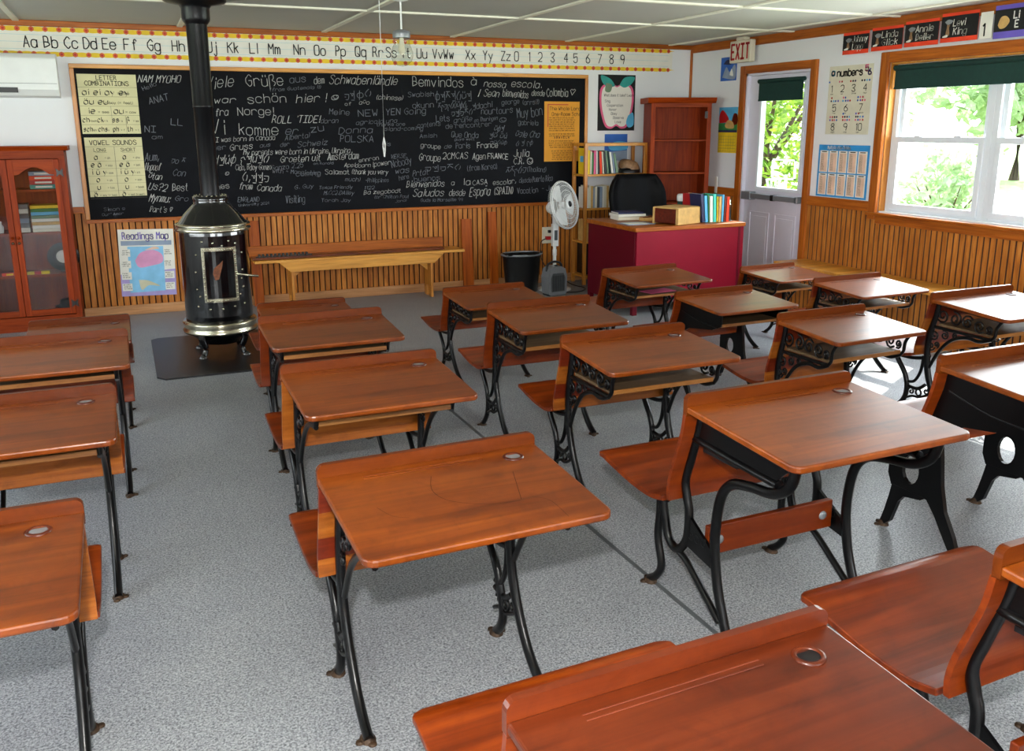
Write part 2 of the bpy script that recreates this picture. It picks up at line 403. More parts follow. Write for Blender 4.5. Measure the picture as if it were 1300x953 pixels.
struct(MB().box(XL, -.312, D-.03, D, .90, .955, 'oaktrim').box(4.482, W, D-.03, D, .90, .955, 'oaktrim').build('trim_3', bevel=.006))         # chair rail, back
o = MB(); o.box(W-.028, W, WY1+.08, DY0-.07, .90, .985, 'oaktrim_y').box(W-.028, W, DY1+.07, D-.03, .90, .985, 'oaktrim_y').box(W-.028, W, YR, WY0-.08, .90, .985, 'oaktrim_y')
struct(o.build('trim_4', bevel=.006))
struct(bx('trim_5', XL, W, D-.03, D, H-.045, H, 'oaktrim', bevel=.006))
struct(bx('trim_6', W-.03, W, YR, D-.03, H-.08, H, 'oaktrim_y', bevel=.006))
struct(bx('trim_7', W-.022, W, D-.022, D, .955, H-.045, 'oaktrim_z', bevel=.004))

# door
dr = struct(empty('door_1', (W, (DY0+DY1)/2, 0)))
def rel(o, p): o.parent = p; o.matrix_parent_inverse = Matrix.Translation(-Vector(p.location)); return o
o = MB()
o.box(W-.03, W+.002, DY0-.075, DY0, 0, DZ+.075, 'oaktrim_z').box(W-.03, W+.002, DY1, DY1+.075, 0, DZ+.075, 'oaktrim_z')
o.box(W-.03, W+.002, DY0, DY1, DZ, DZ+.075, 'oaktrim_y')
rel(o.build('door_frame', bevel=.005), dr)
o = MB().box(W-.005, W+.1, DY0, DY0+.022, 0, DZ, 'doorwhite').box(W-.005, W+.1, DY1-.022, DY1, 0, DZ, 'doorwhite').box(W-.005, W+.1, DY0, DY1, DZ-.022, DZ, 'doorwhite')
rel(o.build('door_jamb'), dr)
gy0, gy1, gz0, gz1 = DY0+.12, DY1-.22, 1.02, 1.99
X0, X1 = W+.03, W+.075
o = MB(); a, c = DY0+.023, DY1-.023
o.box(X0, X1, a, gy0, .01, DZ-.024, 'doorwhite').box(X0, X1, gy1, c, .01, DZ-.024, 'doorwhite').box(X0, X1, gy0, gy1, .01, gz0, 'doorwhite').box(X0, X1, gy0, gy1, gz1, DZ-.024, 'doorwhite')
for q in (0, 1):   # moulded lower panels
    p0 = a+.1+q*(c-a-.12)/2; p1 = p0+(c-a-.28)/2
    for (u0, u1, v0, v1) in ((p0, p1, .14, .155), (p0, p1, .76, .775), (p0, p0+.015, .14, .775), (p1-.015, p1, .14, .775)): o.box(X0-.008, X0+.001, u0, u1, v0, v1, 'doorwhite')
    o.box(X0-.005, X0+.001, p0+.035, p1-.035, .18, .735, 'doorwhite')
for (u0, u1, v0, v1) in ((gy0-.03, gy1+.03, gz0-.03, gz0), (gy0-.03, gy1+.03, gz1, gz1+.03), (gy0-.03, gy0, gz0, gz1), (gy1, gy1+.03, gz0, gz1)): o.box(X0-.012, X0+.001, u0, u1, v0, v1, 'vinyl')
rel(o.build('door_panel', bevel=.003), dr)
rel(MB().box(X0+.02, X0+.025, gy0, gy1, gz0, gz1, 'glass').build('pane'), dr)
o = MB().box(X0-.07, X0-.025, DY0+.06, DY1-.14, .905, .955, 'silver').box(X0-.075, X0, DY1-.2, DY1-.06, .89, .97, 'silver').box(X0-.07, X0, DY0+.05, DY0+.09, .9, .96, 'silver').box(X0-.078, X0-.02, DY0+.38, DY0+.42, .9, .958, 'black')
rel(o.build('push_bar', bevel=.006), dr)
sh = tag(empty('roller_blind', (X0-.035, (gy0+gy1)/2, gz1)), 'short dark green roller blind at the top of the door glass', 'blind')
o = MB(); o.T = Matrix.Translation((0, 0, .03)); o.tube([(0, -.37+.05, 0), (0, .37-.05, 0)], .02, 'green', 12); rel_ = o.build('roll', sh)
MB().box(-.004, 0, -.31, .31, -.14, .03, 'green').build('fabric', sh)
MB().box(-.008, .004, -.31, .31, -.155, -.138, 'green').build('hem_bar', sh)

# window group on the right
wn = struct(empty('window_1', (W, WY1, WZ0)))
o = MB()
o.box(W-.03, W, WY1, WY1+.085, WZ0-.06, WZ1+.085, 'oaktrim_z').box(W-.03, W, WY0-.085, WY0, WZ0-.06, WZ1+.085, 'oaktrim_z').box(W-.03, W, WY0, WY1, WZ1, WZ1+.085, 'oaktrim_y')
rel(o.build('window_trim', bevel=.006), wn)
o = MB().box(W-.045, W+.1, WY0-.1, WY1+.1, WZ0-.025, WZ0, 'oaktrim_y').box(W-.025, W, WY0, WY1, WZ0-.09, WZ0-.025, 'oaktrim_y')
rel(o.build('window_sill', bevel=.005), wn)
rel(MB().box(W, W+.1, WY1-.012, WY1, WZ0, WZ1, 'pine_z').box(W, W+.1, WY0, WY0+.012, WZ0, WZ1, 'pine_z').box(W, W+.1, WY0, WY1, WZ1-.012, WZ1, 'pine').build('window_reveal'), wn)
rel(MB().box(W, W+.13, WY0, WY1, WZ0-.002, WZ0+.012, 'vinyl').build('sill_liner'), wn)
N = 3; uw = (WY1-WY0-.024)/N
for k in range(N):
    y1 = WY1-.012-k*uw; y0 = y1-uw
    o = MB(); A, B = W+.06, W+.12
    o.box(A, B, y1-.05, y1, WZ0, WZ1-.012, 'vinyl').box(A, B, y0, y0+.05, WZ0, WZ1-.012, 'vinyl').box(A, B, y0+.05, y1-.05, WZ0+.0, WZ0+.035, 'vinyl').box(A, B, y0+.05, y1-.05, WZ1-.05, WZ1-.012, 'vinyl')
    f = rel(o.build('window_frame', bevel=.004), wn)
    zm = 1.50
    lo = MB()   # lower sash (nearer), upper sash (farther)
    lo.box(A-.012, A+.02, y0+.05, y1-.05, WZ0+.035, WZ0+.08, 'vinyl').box(A-.012, A+.02, y0+.05, y1-.05, zm-.03, zm+.015, 'vinyl').box(A-.012, A+.02, y0+.05, y0+.095, WZ0+.08, zm-.03, 'vinyl').box(A-.012, A+.02, y1-.095, y1-.05, WZ0+.08, zm-.03, 'vinyl')
    for s_ in (.3, .7):
        yy = y0+(y1-y0)*s_; lo.box(A-.02, A+.01, yy-.03, yy+.03, zm+.014, zm+.026, 'vinyl')
    rel(lo.build('lower_sash', bevel=.003), wn)
    up = MB(); up.box(A+.025, B, y0+.05, y1-.05, zm-.03, zm+.01, 'vinyl').box(A+.025, B, y0+.05, y0+.09, zm, WZ1-.05, 'vinyl').box(A+.025, B, y1-.09, y1-.05, zm, WZ1-.05, 'vinyl')
    rel(up.build('upper_sash', bevel=.003), wn)
    rel(MB().box(A+.004, A+.008, y0+.09, y1-.09, WZ0+.07, zm-.02, 'glass').box(A+.04, A+.044, y0+.08, y1-.08, zm, WZ1-.04, 'glass').build('pane'), wn)
bl = tag(empty('roller_blind', (W+.03, (WY0+WY1)/2, WZ1-.04)), 'long dark green roller blind across the top of the wide window', 'blind')
hl = (WY1-WY0)/2-.02
o = MB(); o.tube([(0, -hl, 0), (0, hl, 0)], .022, 'green', 12); o.build('roll', bl)
MB().box(-.005, 0, -hl+.01, hl-.01, -.15, .0, 'green').build('fabric', bl)
MB().box(-.01, .004, -hl+.01, hl-.01, -.165, -.148, 'green').build('hem_bar', bl)

# ------------------------------------------------------------------ school desks
def desk_proto(style, slats, topm='top', lipm='lip', seatm='seatw'):
    if slats == 'dark': topm, lipm = 'darktop', 'darktop'  # weak flash at the bottom edge put into the wood colour
    root = empty('school_desk')
    w = .31; th = .02
    yb, yf, zb, zf = -.015, -.47, .695, .667
    # desktop, rounded front corners
    pts = [(-w, yb)]
    for k in range(5): a = PI+PI/2*k/4; pts.append((-w+.03+.03*math.cos(a), yf+.03+.03*math.sin(a)))
    for k in range(5): a = 1.5*PI+PI/2*k/4; pts.append((w-.03+.03*math.cos(a), yf+.03+.03*math.sin(a)))
    pts += [(w, yb)]
    mb = MB(); n = len(pts)
    zt = lambda y: zf+(zb-zf)*(y-yf)/(yb-yf)
    vs = [(x, y, zt(y)) for x, y in pts]+[(x, y, zt(y)-th) for x, y in pts]
    mb.add(vs, [tuple(range(n)), tuple(range(n, 2*n))[::-1]]+[(i, n+i, n+(i+1) % n, (i+1) % n) for i in range(n)], topm)
    top = mb.build('desk_top', root, .005)
    g = MB()   # shallow pencil groove read as a slim trough with two raised rims
    for yy in (yb-.035, yb-.049): g.tube([(-.2, yy, zt(yy)+.0004), (.13, yy, zt(yy)+.0004)], .0016, lipm, 6)
    g.build('pencil_groove', top)
    iw = MB(); ix, iy = w-.095, yb-.062; iz = zt(iy)
    iw.lathe([(.020, .0005), (.021, .003), (.026, .0035), (.030, .001), (.030, -.002)], 'darktop', (ix, iy, iz), 20, closed=True)
    iw.lathe([(0, .0008), (.0205, .0008)], 'silver' if slats != 'dark' else 'black', (ix, iy, iz), 20, closed=True)
    iw.build('inkwell', top)
    # raised rail at the back, ends rounded
    rp = [(-w, .665)]
    for k in range(5): a = PI-PI/2*k/4; rp.append((-w+.02+.02*math.cos(a), .71+.02*math.sin(a)))
    for k in range(5): a = PI/2-PI/2*k/4; rp.append((w-.02+.02*math.cos(a), .71+.02*math.sin(a)))
    rp.append((w, .665))
    MB().prism(rp, .018, lipm, 'y', -.016).build('back_rail', root, .005)
    # backrest of the seat in front: curved, slatted
    prof = smooth_path([(0, .0, .668), (0, .012, .60), (0, .035, .53), (0, .058, .46), (0, .068, .41), (0, .066, .368)], 4)
    mb = MB(); k = len(prof); seq = {'mixed': ['slat_b', 'slat_a', 'slat_b', 'slat_a'], 'orange': ['slat_a']*4, 'red': ['seatw']*4, 'dark': ['seatw', 'seatw', 'seatw', 'seatw']}[slats]
    for i in range(k-1):
        (_, y0, z0), (_, y1, z1) = prof[i], prof[i+1]; t_ = .014
        m = seq[min(3, int(4*i/(k-1)))]
        vs = [(-w+.004, y0-t_/2, z0), (w-.004, y0-t_/2, z0), (w-.004, y1-t_/2, z1), (-w+.004, y1-t_/2, z1), (-w+.004, y0+t_/2, z0), (w-.004, y0+t_/2, z0), (w-.004, y1+t_/2, z1), (-w+.004, y1+t_/2, z1)]
        fs = [(0, 3, 2, 1), (4, 5, 6, 7), (0, 4, 7, 3), (1, 2, 6, 5)]
        if i == 0: fs.append((0, 1, 5, 4))
        if i == k-2: fs.append((3, 7, 6, 2))
        mb.add(vs, fs, m, False)
    mb.build('backrest', root)
    # seat
    sp = smooth_path([(0, .085, .375), (0, .16, .358), (0, .27, .360), (0, .38, .375), (0, .46, .388), (0, .50, .380)], 4)
    mb = MB(); k = len(sp); t_ = .018
    cr = lambda i: .03*max(0, 1-(k-1-i)/2.5)
    for i in range(k-1):
        (_, y0, z0), (_, y1, z1) = sp[i], sp[i+1]; c0 = w-cr(i); c1 = w-cr(i+1)
        vs = [(-c0, y0, z0), (c0, y0, z0), (c1, y1, z1), (-c1, y1, z1), (-c0, y0, z0-t_), (c0, y0, z0-t_), (c1, y1, z1-t_), (-c1, y1, z1-t_)]
        fs = [(0, 1, 2, 3), (4, 7, 6, 5), (0, 3, 7, 4), (1, 5, 6, 2)]
        if i == 0: fs.append((0, 4, 5, 1))
        if i == k-2: fs.append((2, 6, 7, 3))
        mb.add(vs, fs, seatm)
    mb.build('seat', root, .003)
    # shelf under the top
    orn = style in ('ornate', 'narrow', 'bare')
    sy_, sz_ = {'ornate': (-.345, .545), 'solid': (-.35, .545), 'narrow': (-.335, .588), 'bare': (-.12, .60), 'tubular': (0, 0)}[style]
    if style != 'tubular':
        o = MB().box(-.245, .245, sy_, -.02, sz_, sz_+.012, 'shelfw'); o.build('book_shelf', root)
        MB().box(-.245, .245, sy_-.011, sy_-.001, sz_-.004, sz_+.015, 'edgew').build('shelf_edge', root, .002)
    else:
        MB().box(-.245, .245, -.17, -.015, .545, .557, 'black').build('book_shelf', root)
        o = MB().box(-.24, .24, -.055, -.035, .22, .315, 'seatw')
        st = o.build('stretcher_board', root, .003)
        for s_ in (-.2, .2):
            bb = MB(); bb.T = Matrix.Translation((s_, -.056, .268)) @ Matrix.Rotation(PI/2, 4, 'X')
            bb.lathe([(.015, 0), (.014, .003), (.006, .005), (0, .005)], 'silver', n=14); bb.build('bolt', st)
    for s_ in (-1, 1):
        x = s_*.252; mb = MB()
        def bar(pts, r, r2=.009, smooth=True, n=5):
            p = [(x, a, c) for a, c in pts]
            if smooth: p = [tuple(q) for q in smooth_path(p, n)]
            mb.tube(p, r, 'iron', 8, r2, up=(1, 0, 0))
        def ring(cy, cz, r, bw=.005):
            mb.tube([(x, cy+r*math.cos(2*PI*i/12), cz+r*math.sin(2*PI*i/12)) for i in range(12)], bw, 'iron', 6, .006, up=(1, 0, 0), closed=True)
        def scroll(cy, cz, r, turns=1.4, ph=0, dr_=1, bw=.005):
            n = 14; mb.tube([(x, cy+r*(1-.8*i/n)*math.cos(ph+dr_*turns*2*PI*i/n), cz+r*(1-.8*i/n)*math.sin(ph+dr_*turns*2*PI*i/n)) for i in range(n+1)], bw, 'iron', 6, .006, up=(1, 0, 0))
        if orn:
            bar([(-.012, .668), (.000, .60), (.018, .52), (.030, .44), (.028, .36), (.012, .27), (-.025, .18), (-.085, .09), (-.15, .035), (-.20, .010)], .020, .014)
            if style == 'ornate': bar([(.24, .325), (.215, .29), (.17, .235), (.145, .17), (.15, .10), (.185, .045), (.225, .010)], .016, .012)
            else: bar([(.22, .325), (.175, .29), (.13, .235), (.10, .17), (.085, .10), (.105, .045), (.14, .010)], .017, .013)
            bar([(.30, .333), (.2, .328), (.12, .332), (.04, .35)], .010)          # under the seat
            bar([(.05, .36), (.06, .27), (.095, .205), (.14, .19)], .009)          # slot
            bar([(.02, .20), (.07, .165), (.145, .165)], .010)
            bar([(-.015, .155), (.05, .12), (.1, .115), (.15, .09)], .007)
            ring(.06, .145, .018); scroll(.11, .14, .022, 1.2, 0); scroll(.01, .165, .02, 1.2, 2)
            bar([(-.012, .665), (-.2, .652), (-.40, .64)], .008, smooth=False)      # under the top
            if style == 'ornate':
                bar([(-.40, .64), (-.375, .60), (-.37, .56), (-.35, .535)], .009)
                bar([(-.35, .535), (-.2, .534), (.02, .535)], .009, smooth=False)
                bar([(-.35, .535), (-.28, .512), (-.20, .515), (-.11, .48), (-.04, .40), (.01, .30)], .010)
            else:
                bar([(-.36, .64), (-.345, .61), (-.335, .585)], .009); bar([(-.335, .580), (-.15, .575), (.01, .56)], .009)
                bar([(-.335, .580), (-.25, .565), (-.17, .53), (-.08, .45), (.0, .33)], .011)
            if style != 'ornate': cs = (((-.04, .615, .03), (-.10, .61, .028), (-.16, .612, .026), (-.22, .612, .024), (-.28, .612, .02)), ((-.02, .50, .026), (-.07, .52, .022), (-.0, .44, .02)))
            else: cs = (((-.045, .605, .042), (-.125, .60, .040), (-.20, .598, .038), (-.275, .592, .036), (-.33, .585, .022)), ((-.005, .49, .030), (-.07, .50, .027), (-.135, .51, .018), (.01, .425, .026), (-.025, .44, .018), (.018, .365, .016)))
            for i, (cy, cz, r) in enumerate(cs[0]):
                scroll(cy, cz, r, 1.5, i*1.3, 1 if i % 2 else -1, .0055)
            for i, (cy, cz, r) in enumerate(cs[1]):
                scroll(cy, cz, r, 1.4, i*1.1, 1 if i % 2 else -1, .005)
        elif style == 'solid':
            # solid cast side: box side plate above, plate legs with a round hole below
            mb.prism([(-.01, .668), (-.42, .646), (-.41, .56), (-.33, .525), (-.10, .49), (.03, .42), (.045, .50), (.02, .58)], .012, 'iron', 'x', x-.006)
            bar([(-.02, .60), (-.2, .56), (-.38, .55)], .006, .010)
            th_ = .016
            hole = [(.11+.042*math.cos(a)*.95, .262+.055*math.sin(a)) for a in [2*PI*i/16 for i in range(16)]]
            outer = []
            for i in range(16):
                a = 2*PI*i/16; ca, sa = math.cos(a), math.sin(a)
                t_ = min((.105 if ca > 0 else .085)/max(abs(ca), 1e-6), (.11 if sa > 0 else .085)/max(abs(sa), 1e-6)); outer.append((.11+ca*t_, .262+sa*t_))
            vs = [(x+q*th_/2, p[0], p[1]) for q in (-1, 1) for p in hole+outer]
            fs = []
            for i in range(16):
                j = (i+1) % 16
                fs += [(i, j, 16+j, 16+i), (32+i, 32+16+i, 32+16+j, 32+j), (i, 32+i, 32+j, j), (16+i, 16+j, 48+j, 48+i)]
            mb.add(vs, fs, 'iron')
            mb.prism([(.025, .50), (.045, .36), (.03, .30), (.025, .177), (-.02, .43)][:4], .016, 'iron', 'x', x-.008)
            mb.prism([(.19, .18), (.03, .18), (.05, .165), (.13, .15), (.155, .12), (.185, .03), (.21, .008), (.235, .008), (.215, .07), (.20, .13)], .018, 'iron', 'x', x-.009)
            mb.prism([(.05, .36), (.025, .18), (-.02, .13), (-.07, .06), (-.115, .0), (-.145, .0), (-.11, .08), (-.06, .16), (-.035, .25), (-.02, .36), (-.0, .46), (.03, .46)], .018, 'iron', 'x', x-.009)
            bar([(.30, .331), (.2, .327), (.04, .345)], .011)
        else:
            bar([(-.01, .66), (.005, .60), (.035, .50), (.055, .43), (.045, .38), (.03, .33), (.035, .24), (.08, .185), (.13, .20), (.155, .27), (.17, .325)], .015, .013)
            bar([(.185, .325), (.185, .26), (.19, .18), (.165, .09), (.19, .04), (.23, .010)], .013, .013)
            bar([(.14, .33), (.22, .328), (.30, .333)], .010)
            bar([(.09, .185), (.03, .165), (-.05, .11), (-.14, .045)], .011, .011)
            bar([(-.41, .635), (-.39, .575), (-.33, .535), (-.24, .52), (-.16, .495), (-.115, .43), (-.10, .30), (-.12, .17), (-.16, .06), (-.185, .0)], .016, .014)
            bar([(-.01, .655), (-.2, .648), (-.42, .636)], .010, smooth=False)
            mb.prism([(-.005, .65), (-.40, .632), (-.34, .575), (.01, .585)], .008, 'iron', 'x', x-.004)
            bar([(.012, .580), (-.15, .573), (-.35, .568)], .012, .016, smooth=False)
            mb.prism([(.035, .33), (-.085, .26), (-.10, .20), (.03, .22)], .010, 'iron', 'x', x-.005)
            for i in range(3): scroll(-.03+.03*i-.02, .262, .017, 1.2, i)
        fr = mb.build('iron_frame', root)
        for k_, (fy, dy) in enumerate(((.225 if style not in ('narrow', 'bare') else .14, 1), (-.185 if style != 'solid' else -.13, -1))):
            ft = MB()   # claw foot with screw lug
            ft.lathe([(.022, 0), (.020, .006), (.013, .012), (.009, .02)], 'rust', (x, fy, 0), 12, sy=1.25)
            ft.lathe([(.012, 0), (.011, .005), (.004, .007)], 'rust', (x+s_*.022, fy+dy*.006, 0), 10)
            ft.lathe([(.012, 0), (.011, .005), (.004, .007)], 'rust', (x-s_*.006, fy+dy*.026, 0), 10)
            ft.build('foot', fr)
    return root
protos = {}
def desk(key, xf, yf, yl, w, label, s=1.0, rz=0.0, depth=None):
    """xf: centre x at the rail, yf front edge, yl rail; w width"""
    d = (yl-yf) if depth is None else depth
    if key not in protos:
        r = desk_proto(*key); protos[key] = r
    else: r = copy_tree(protos[key])
    r.location = (xf, yl, 0); r.rotation_euler = (0, 0, rz); r.scale = (w/.62, d/.47, s)
    return tag(r, label, 'desk', 'old school desks in rows')
OM, OO, OD = ('ornate', 'mixed'), ('ornate', 'orange'), ('ornate', 'dark')
OR = ('ornate', 'red'); SR = ('solid', 'red'); TR = ('tubular', 'red'); NO = ('narrow', 'orange'); NR = ('narrow', 'red'); BM = ('bare', 'mixed')
desk(NO, -.47, 1.79, 2.26, .62, 'desk cut by the left edge nearest the camera, orange backrest showing beside its top')
desk(NO, -.40, 2.86, 3.32, .62, 'desk cut by the left edge, second from the front, pale plug in its inkwell')
desk(NR, -.35, 3.81, 4.27, .62, 'desk at the left edge, third from the front, with dark brown top')
desk(NR, -.281, 4.80, 5.29, .50, 'small desk farthest back at the left, only its raised rail showing before the cabinet', .82)
desk(OD, .80, .68, 1.14, .66, 'desk at the bottom edge with black open inkwell, seen only by its rail and seat', 1.0, .03)
desk(BM, .72, 1.775, 2.25, .64, 'large front desk in the middle with cracked scratched top and striped backrest', 1.0, .02)
desk(NO, .79, 2.84, 3.33, .62, 'wide desk behind the cracked one, worn board and shelf showing under its top', 1.0, .01)
desk(NR, .83, 3.835, 4.27, .60, 'brown desk in front of the stove with a nicked front edge')
desk(NR, .917, 4.80, 5.29, .52, 'short desk right beside the stove, mostly hidden by the desk nearer', .82)
desk(TR, 1.90, 1.74, 2.25, .68, 'big orange desk with S-curved tubular iron legs, centre right', 1.07, .02)
desk(OM, 1.985, 2.895, 3.34, .63, 'desk with scrollwork iron sides and striped backrest, behind the curved-leg desk')
desk(OR, 1.945, 3.70, 4.14, .59, 'brown-topped desk standing between the striped-back scrollwork desk and the waste bin desk')
desk(OR, 2.108, 4.87, 5.34, .57, 'desk nearest the waste bin with dark slatted back', .82)
desk(TR, 1.86, .62, 1.12, .66, 'desk in the lower right corner, red seat filling the foreground', 1.075, .03)
desk(SR, 3.02, 1.80, 2.28, .66, 'desk at the right edge with solid black iron side and white window glare on top', 1.07)
desk(OM, 3.10, 2.93, 3.33, .56, 'desk with scrollwork iron side and half-glaring top, behind the big orange desk', 1.0, .03)
desk(SR, 3.27, 4.0, 4.44, .58, 'desk with plain black side, bright patch on floor behind its leg', .875, .03)
desk(OR, 3.36, 5.0, 5.46, .63, 'desk directly before the red teacher desk with pink paper inside', .857, .03)
desk(OM, 4.24, 2.95, 3.42, .62, 'desk near the right edge by the window bench with lacy black side, strongly glaring top')
desk(OM, 4.318, 4.006, 4.43, .577, 'desk beside the long wall bench with lacy iron brackets', .89, .02)
desk(OR, 4.40, 4.905, 5.33, .52, 'farthest small desk beside the white door, sunlit at one end', .81, .05)
# cracks and pen marks scratched in the large middle desk's top
SCRATCH = [([(-0.036, -0.114), (-0.06, -0.192), (-0.044, -0.257), (0.014, -0.303), (0.073, -0.323), (0.123, -0.327)], 0.0008), ([(-0.214, -0.231), (-0.193, -0.285), (-0.159, -0.31)], 0.0006), ([(0.174, -0.167), (0.127, -0.323)], 0.0008), ([(0.157, -0.319), (0.191, -0.356), (0.194, -0.448)], 0.0006), ([(-0.061, -0.218), (0.085, -0.231), (0.295, -0.251)], 0.0005)]
for dsk in [o for o in C.objects if o.get('label', '').startswith('large front desk')]:
    top_ = [c for c in dsk.children if c.name.startswith('desk_top')][0]
    o = MB(); zt2 = lambda y: .667+.028*(y+.47)/.455+.0004
    for L, ww in SCRATCH:
        q = smooth_path([(a, b, zt2(b)) for a, b in L], 6)
        for a, b in zip(q[:-1], q[1:]):
            d_ = (b-a).normalized(); n_ = Vector((-d_.y, d_.x, 0))*ww
            o.quad(tuple(a-n_), tuple(b-n_), tuple(b+n_), tuple(a+n_), 'groove')
    o.build('scratch', top_)
pk = tag(MB().box(-.13, .10, -.07, .06, 0, .002, 'pink').build('paper_sheet', loc=(3.38, 5.22, .482)), 'pink paper sheet on the shelf of the desk before the teacher desk', 'paper')
pk.rotation_euler = (0, 0, .15)

# ------------------------------------------------------------------ stove
SX, SY = .56, 6.62
st = tag(empty('wood_stove', (SX, SY, .012)), 'round black enamel wood stove with nickel bands and tall black pipe', 'stove')
R = .232
MB().lathe([(R-.01, .225), (R, .24), (R, .88), (R-.005, .905)], 'blackgloss', n=48).build('body', st)
for nm, z, k in (('lower_band', .165, 0), ('upper_band', .885, 1)):
    MB().lathe([(R-.02, z), (R+.022, z+.004), (R+.028, z+.018), (R+.016, z+.03), (R+.014, z+.048 if not k else z+.036), (R+.026, z+.074 if not k else z+.044), (R+.018, z+.086 if not k else z+.055), (R-.02, z+.09 if not k else z+.058)], 'chrome', n=48).build(nm, st)
MB().lathe([(R+.005, .94), (R-.01, .955), (R*.82, 1.0), (R*.62, 1.05), (R*.50, 1.075), (.12, 1.10), (.12, 1.125), (.075, 1.13)], 'blackgloss', n=48).build('dome_top', st)
o = MB()
for i in range(20):
    a = 2*PI*i/20; o.lathe([(.007, 0), (.006, .006), (0, .008)], 'chrome', (.105*math.cos(a), .105*math.sin(a), 1.127), 8)
o.build('rivets', st)
pp = MB().lathe([(.062, 1.12), (.064, 1.72), (.067, 1.722), (.067, 1.735), (.066, 1.737), (.069, 2.30)], 'pipe', n=28).build('stove_pipe', st)
MB().lathe([(.07, 2.262), (.088, 2.285), (.092, 2.30), (.092, 2.365), (.105, 2.385), (.19, 2.402), (.205, 2.412), (.205, 2.427)], 'pipe', n=32).build('ceiling_collar', st)
o = MB()
for a in (-2.3, -.85, .85, 2.3):
    c, s_ = math.cos(a), math.sin(a)
    pts = [(c*r, s_*r, z) for r, z in ((.17, .20), (.22, .17), (.215, .12), (.19, .07), (.20, .03), (.225, .004))]
    o.tube([tuple(p) for p in smooth_path(pts, 4)], [.03]*4+[.024]*9+[.02]*8, 'blackgloss', 10)
    o.lathe([(.03, 0), (.03, .012), (.01, .03)], 'blackgloss', (c*.225, s_*.225, 0), 12)
o.lathe([(.19, .13), (.21, .15), (R-.01, .17)], 'blackgloss', n=32)
o.lathe([(0, .08), (.13, .08), (.15, .15)], 'blackgloss', n=24)
o.build('leg_base', st)
# door on the curved front; faces the room, slightly to the right
fa = -PI/2+.02
def cyl(a, z, r=R): return (r*math.cos(fa+a), r*math.sin(fa+a), z)
def curved(mb, a0, a1, z0, z1, r0, r1, m, n=8):
    vs = []
    for i in range(n+1):
        a = a0+(a1-a0)*i/n
        vs += [cyl(a, z0, r0), cyl(a, z1, r0), cyl(a, z0, r1), cyl(a, z1, r1)]
    fs = []
    for i in range(n):
        p, q = 4*i, 4*i+4
        fs += [(p+2, q+2, q+3, p+3), (p, p+1, q+1, q), (p+1, p+3, q+3, q+1), (p, q, q+2, p+2)]
    fs += [(0, 2, 3, 1), (4*n, 4*n+1, 4*n+3, 4*n+2)]
    mb.add(vs, fs, m)
o = MB(); curved(o, -.92, .92, .30, .865, R-.002, R+.010, 'blackgloss', 14)
db = o.build('door_plate', st)
o = MB()
for a, z in [(-.7, .38), (-.35, .36), (0, .36), (.35, .37), (.7, .38), (-.7, .5), (.7, .5), (-.7, .62), (.7, .62), (-.65, .74), (.72, .74), (-.45, .83), (-.15, .82), (.1, .80), (.3, .83), (.5, .81), (-.3, .78), (.55, .45), (.64, .56), (-.62, .45)]:
    o.T = Matrix.Translation(cyl(a, z, R+.010)) @ Matrix.Rotation(fa+a, 4, 'Z') @ Matrix.Rotation(PI/2, 4, 'Y')
    o.lathe([(.008, 0), (.006, .005), (0, .007)], 'chrome', n=8)
o.T = Matrix(); o.build('door_rivets', db)
o = MB()
for a0, a1, z0, z1 in ((-.47, -.39, .41, .79), (.39, .47, .41, .79), (-.47, .47, .41, .434), (-.47, .47, .766, .79)): curved(o, a0, a1, z0, z1, R+.01, R+.022, 'chrome')
for i in range(12):
    for a in (-.43, .43): o.lathe([(0, .007), (.007, .003), (.008, -.003), (0, -.008)], 'chrome', cyl(a, .435+i*.030, R+.022), 6)
for i in range(11):
    for z in (.422, .778): o.lathe([(0, .006), (.007, .003), (.007, -.003), (0, -.007)], 'chrome', cyl(-.38+.076*i, z, R+.022), 6)
o.build('door_frame', db)
o = MB(); curved(o, -.39, .39, .434, .766, R+.008, R+.014, 'blackgloss'); gl = o.build('fire_window', db)
o = MB(); o.add([cyl(a, z, R+.016) for a, z in ((-.20, .61), (-.15, .565), (-.05, .57), (.0, .61), (.06, .66), (.09, .70), (-.04, .67), (-.16, .65))], [tuple(range(8))], 'ember')
o.build('leaf_ornament', db)
o = MB(); pts = [cyl(.46, .60, R+.02), cyl(.52, .595, R+.05), cyl(.66, .585, R+.09), cyl(.80, .575, R+.12)]
o.tube([tuple(p) for p in smooth_path(pts, 3)], .008, 'chrome', 8); o.build('door_handle', db)
mt = MB(); mt.prism([(.09, 6.08), (.14, 6.01), (1.02, 6.01), (1.07, 6.08), (1.07, 7.22), (1.02, 7.27), (.14, 7.27), (.09, 7.22)], .011, 'mat', 'z', .001)
tag(mt.build('hearth_mat', bevel=.004), 'dark grey hearth mat on the floor under the stove', 'mat')

# ------------------------------------------------------------------ chalkboard and things on the back wall
YB = D
cb = tag(empty('chalkboard', (2.09, YB, 1.475)), 'long black chalkboard in oak frame covered with chalk writing', 'chalkboard')
bxl, bxr, bz0, bz1 = -.31, 4.48, .815, 2.115
rel(MB().box(bxl+.03, bxr-.03, YB-.025, YB-.001, bz0+.02, bz1-.03, 'slate').build('slate'), cb)
o = MB().box(bxl, bxr, YB-.035, YB-.001, bz1-.035, bz1, 'pine').box(bxl, bxr, YB-.05, YB-.001, bz0, bz0+.03, 'oaktrim').box(bxl, bxl+.035, YB-.035, YB-.001, bz0+.03, bz1-.035, 'pine_z').box(bxr-.035, bxr, YB-.035, YB-.001, bz0+.03, bz1-.035, 'pine_z')
rel(o.build('frame', bevel=.004), cb)
rel(bx('chalk_tray', bxl, bxr, YB-.065, YB-.05, .815, .845, 'oaktrim', bevel=.003), cb)
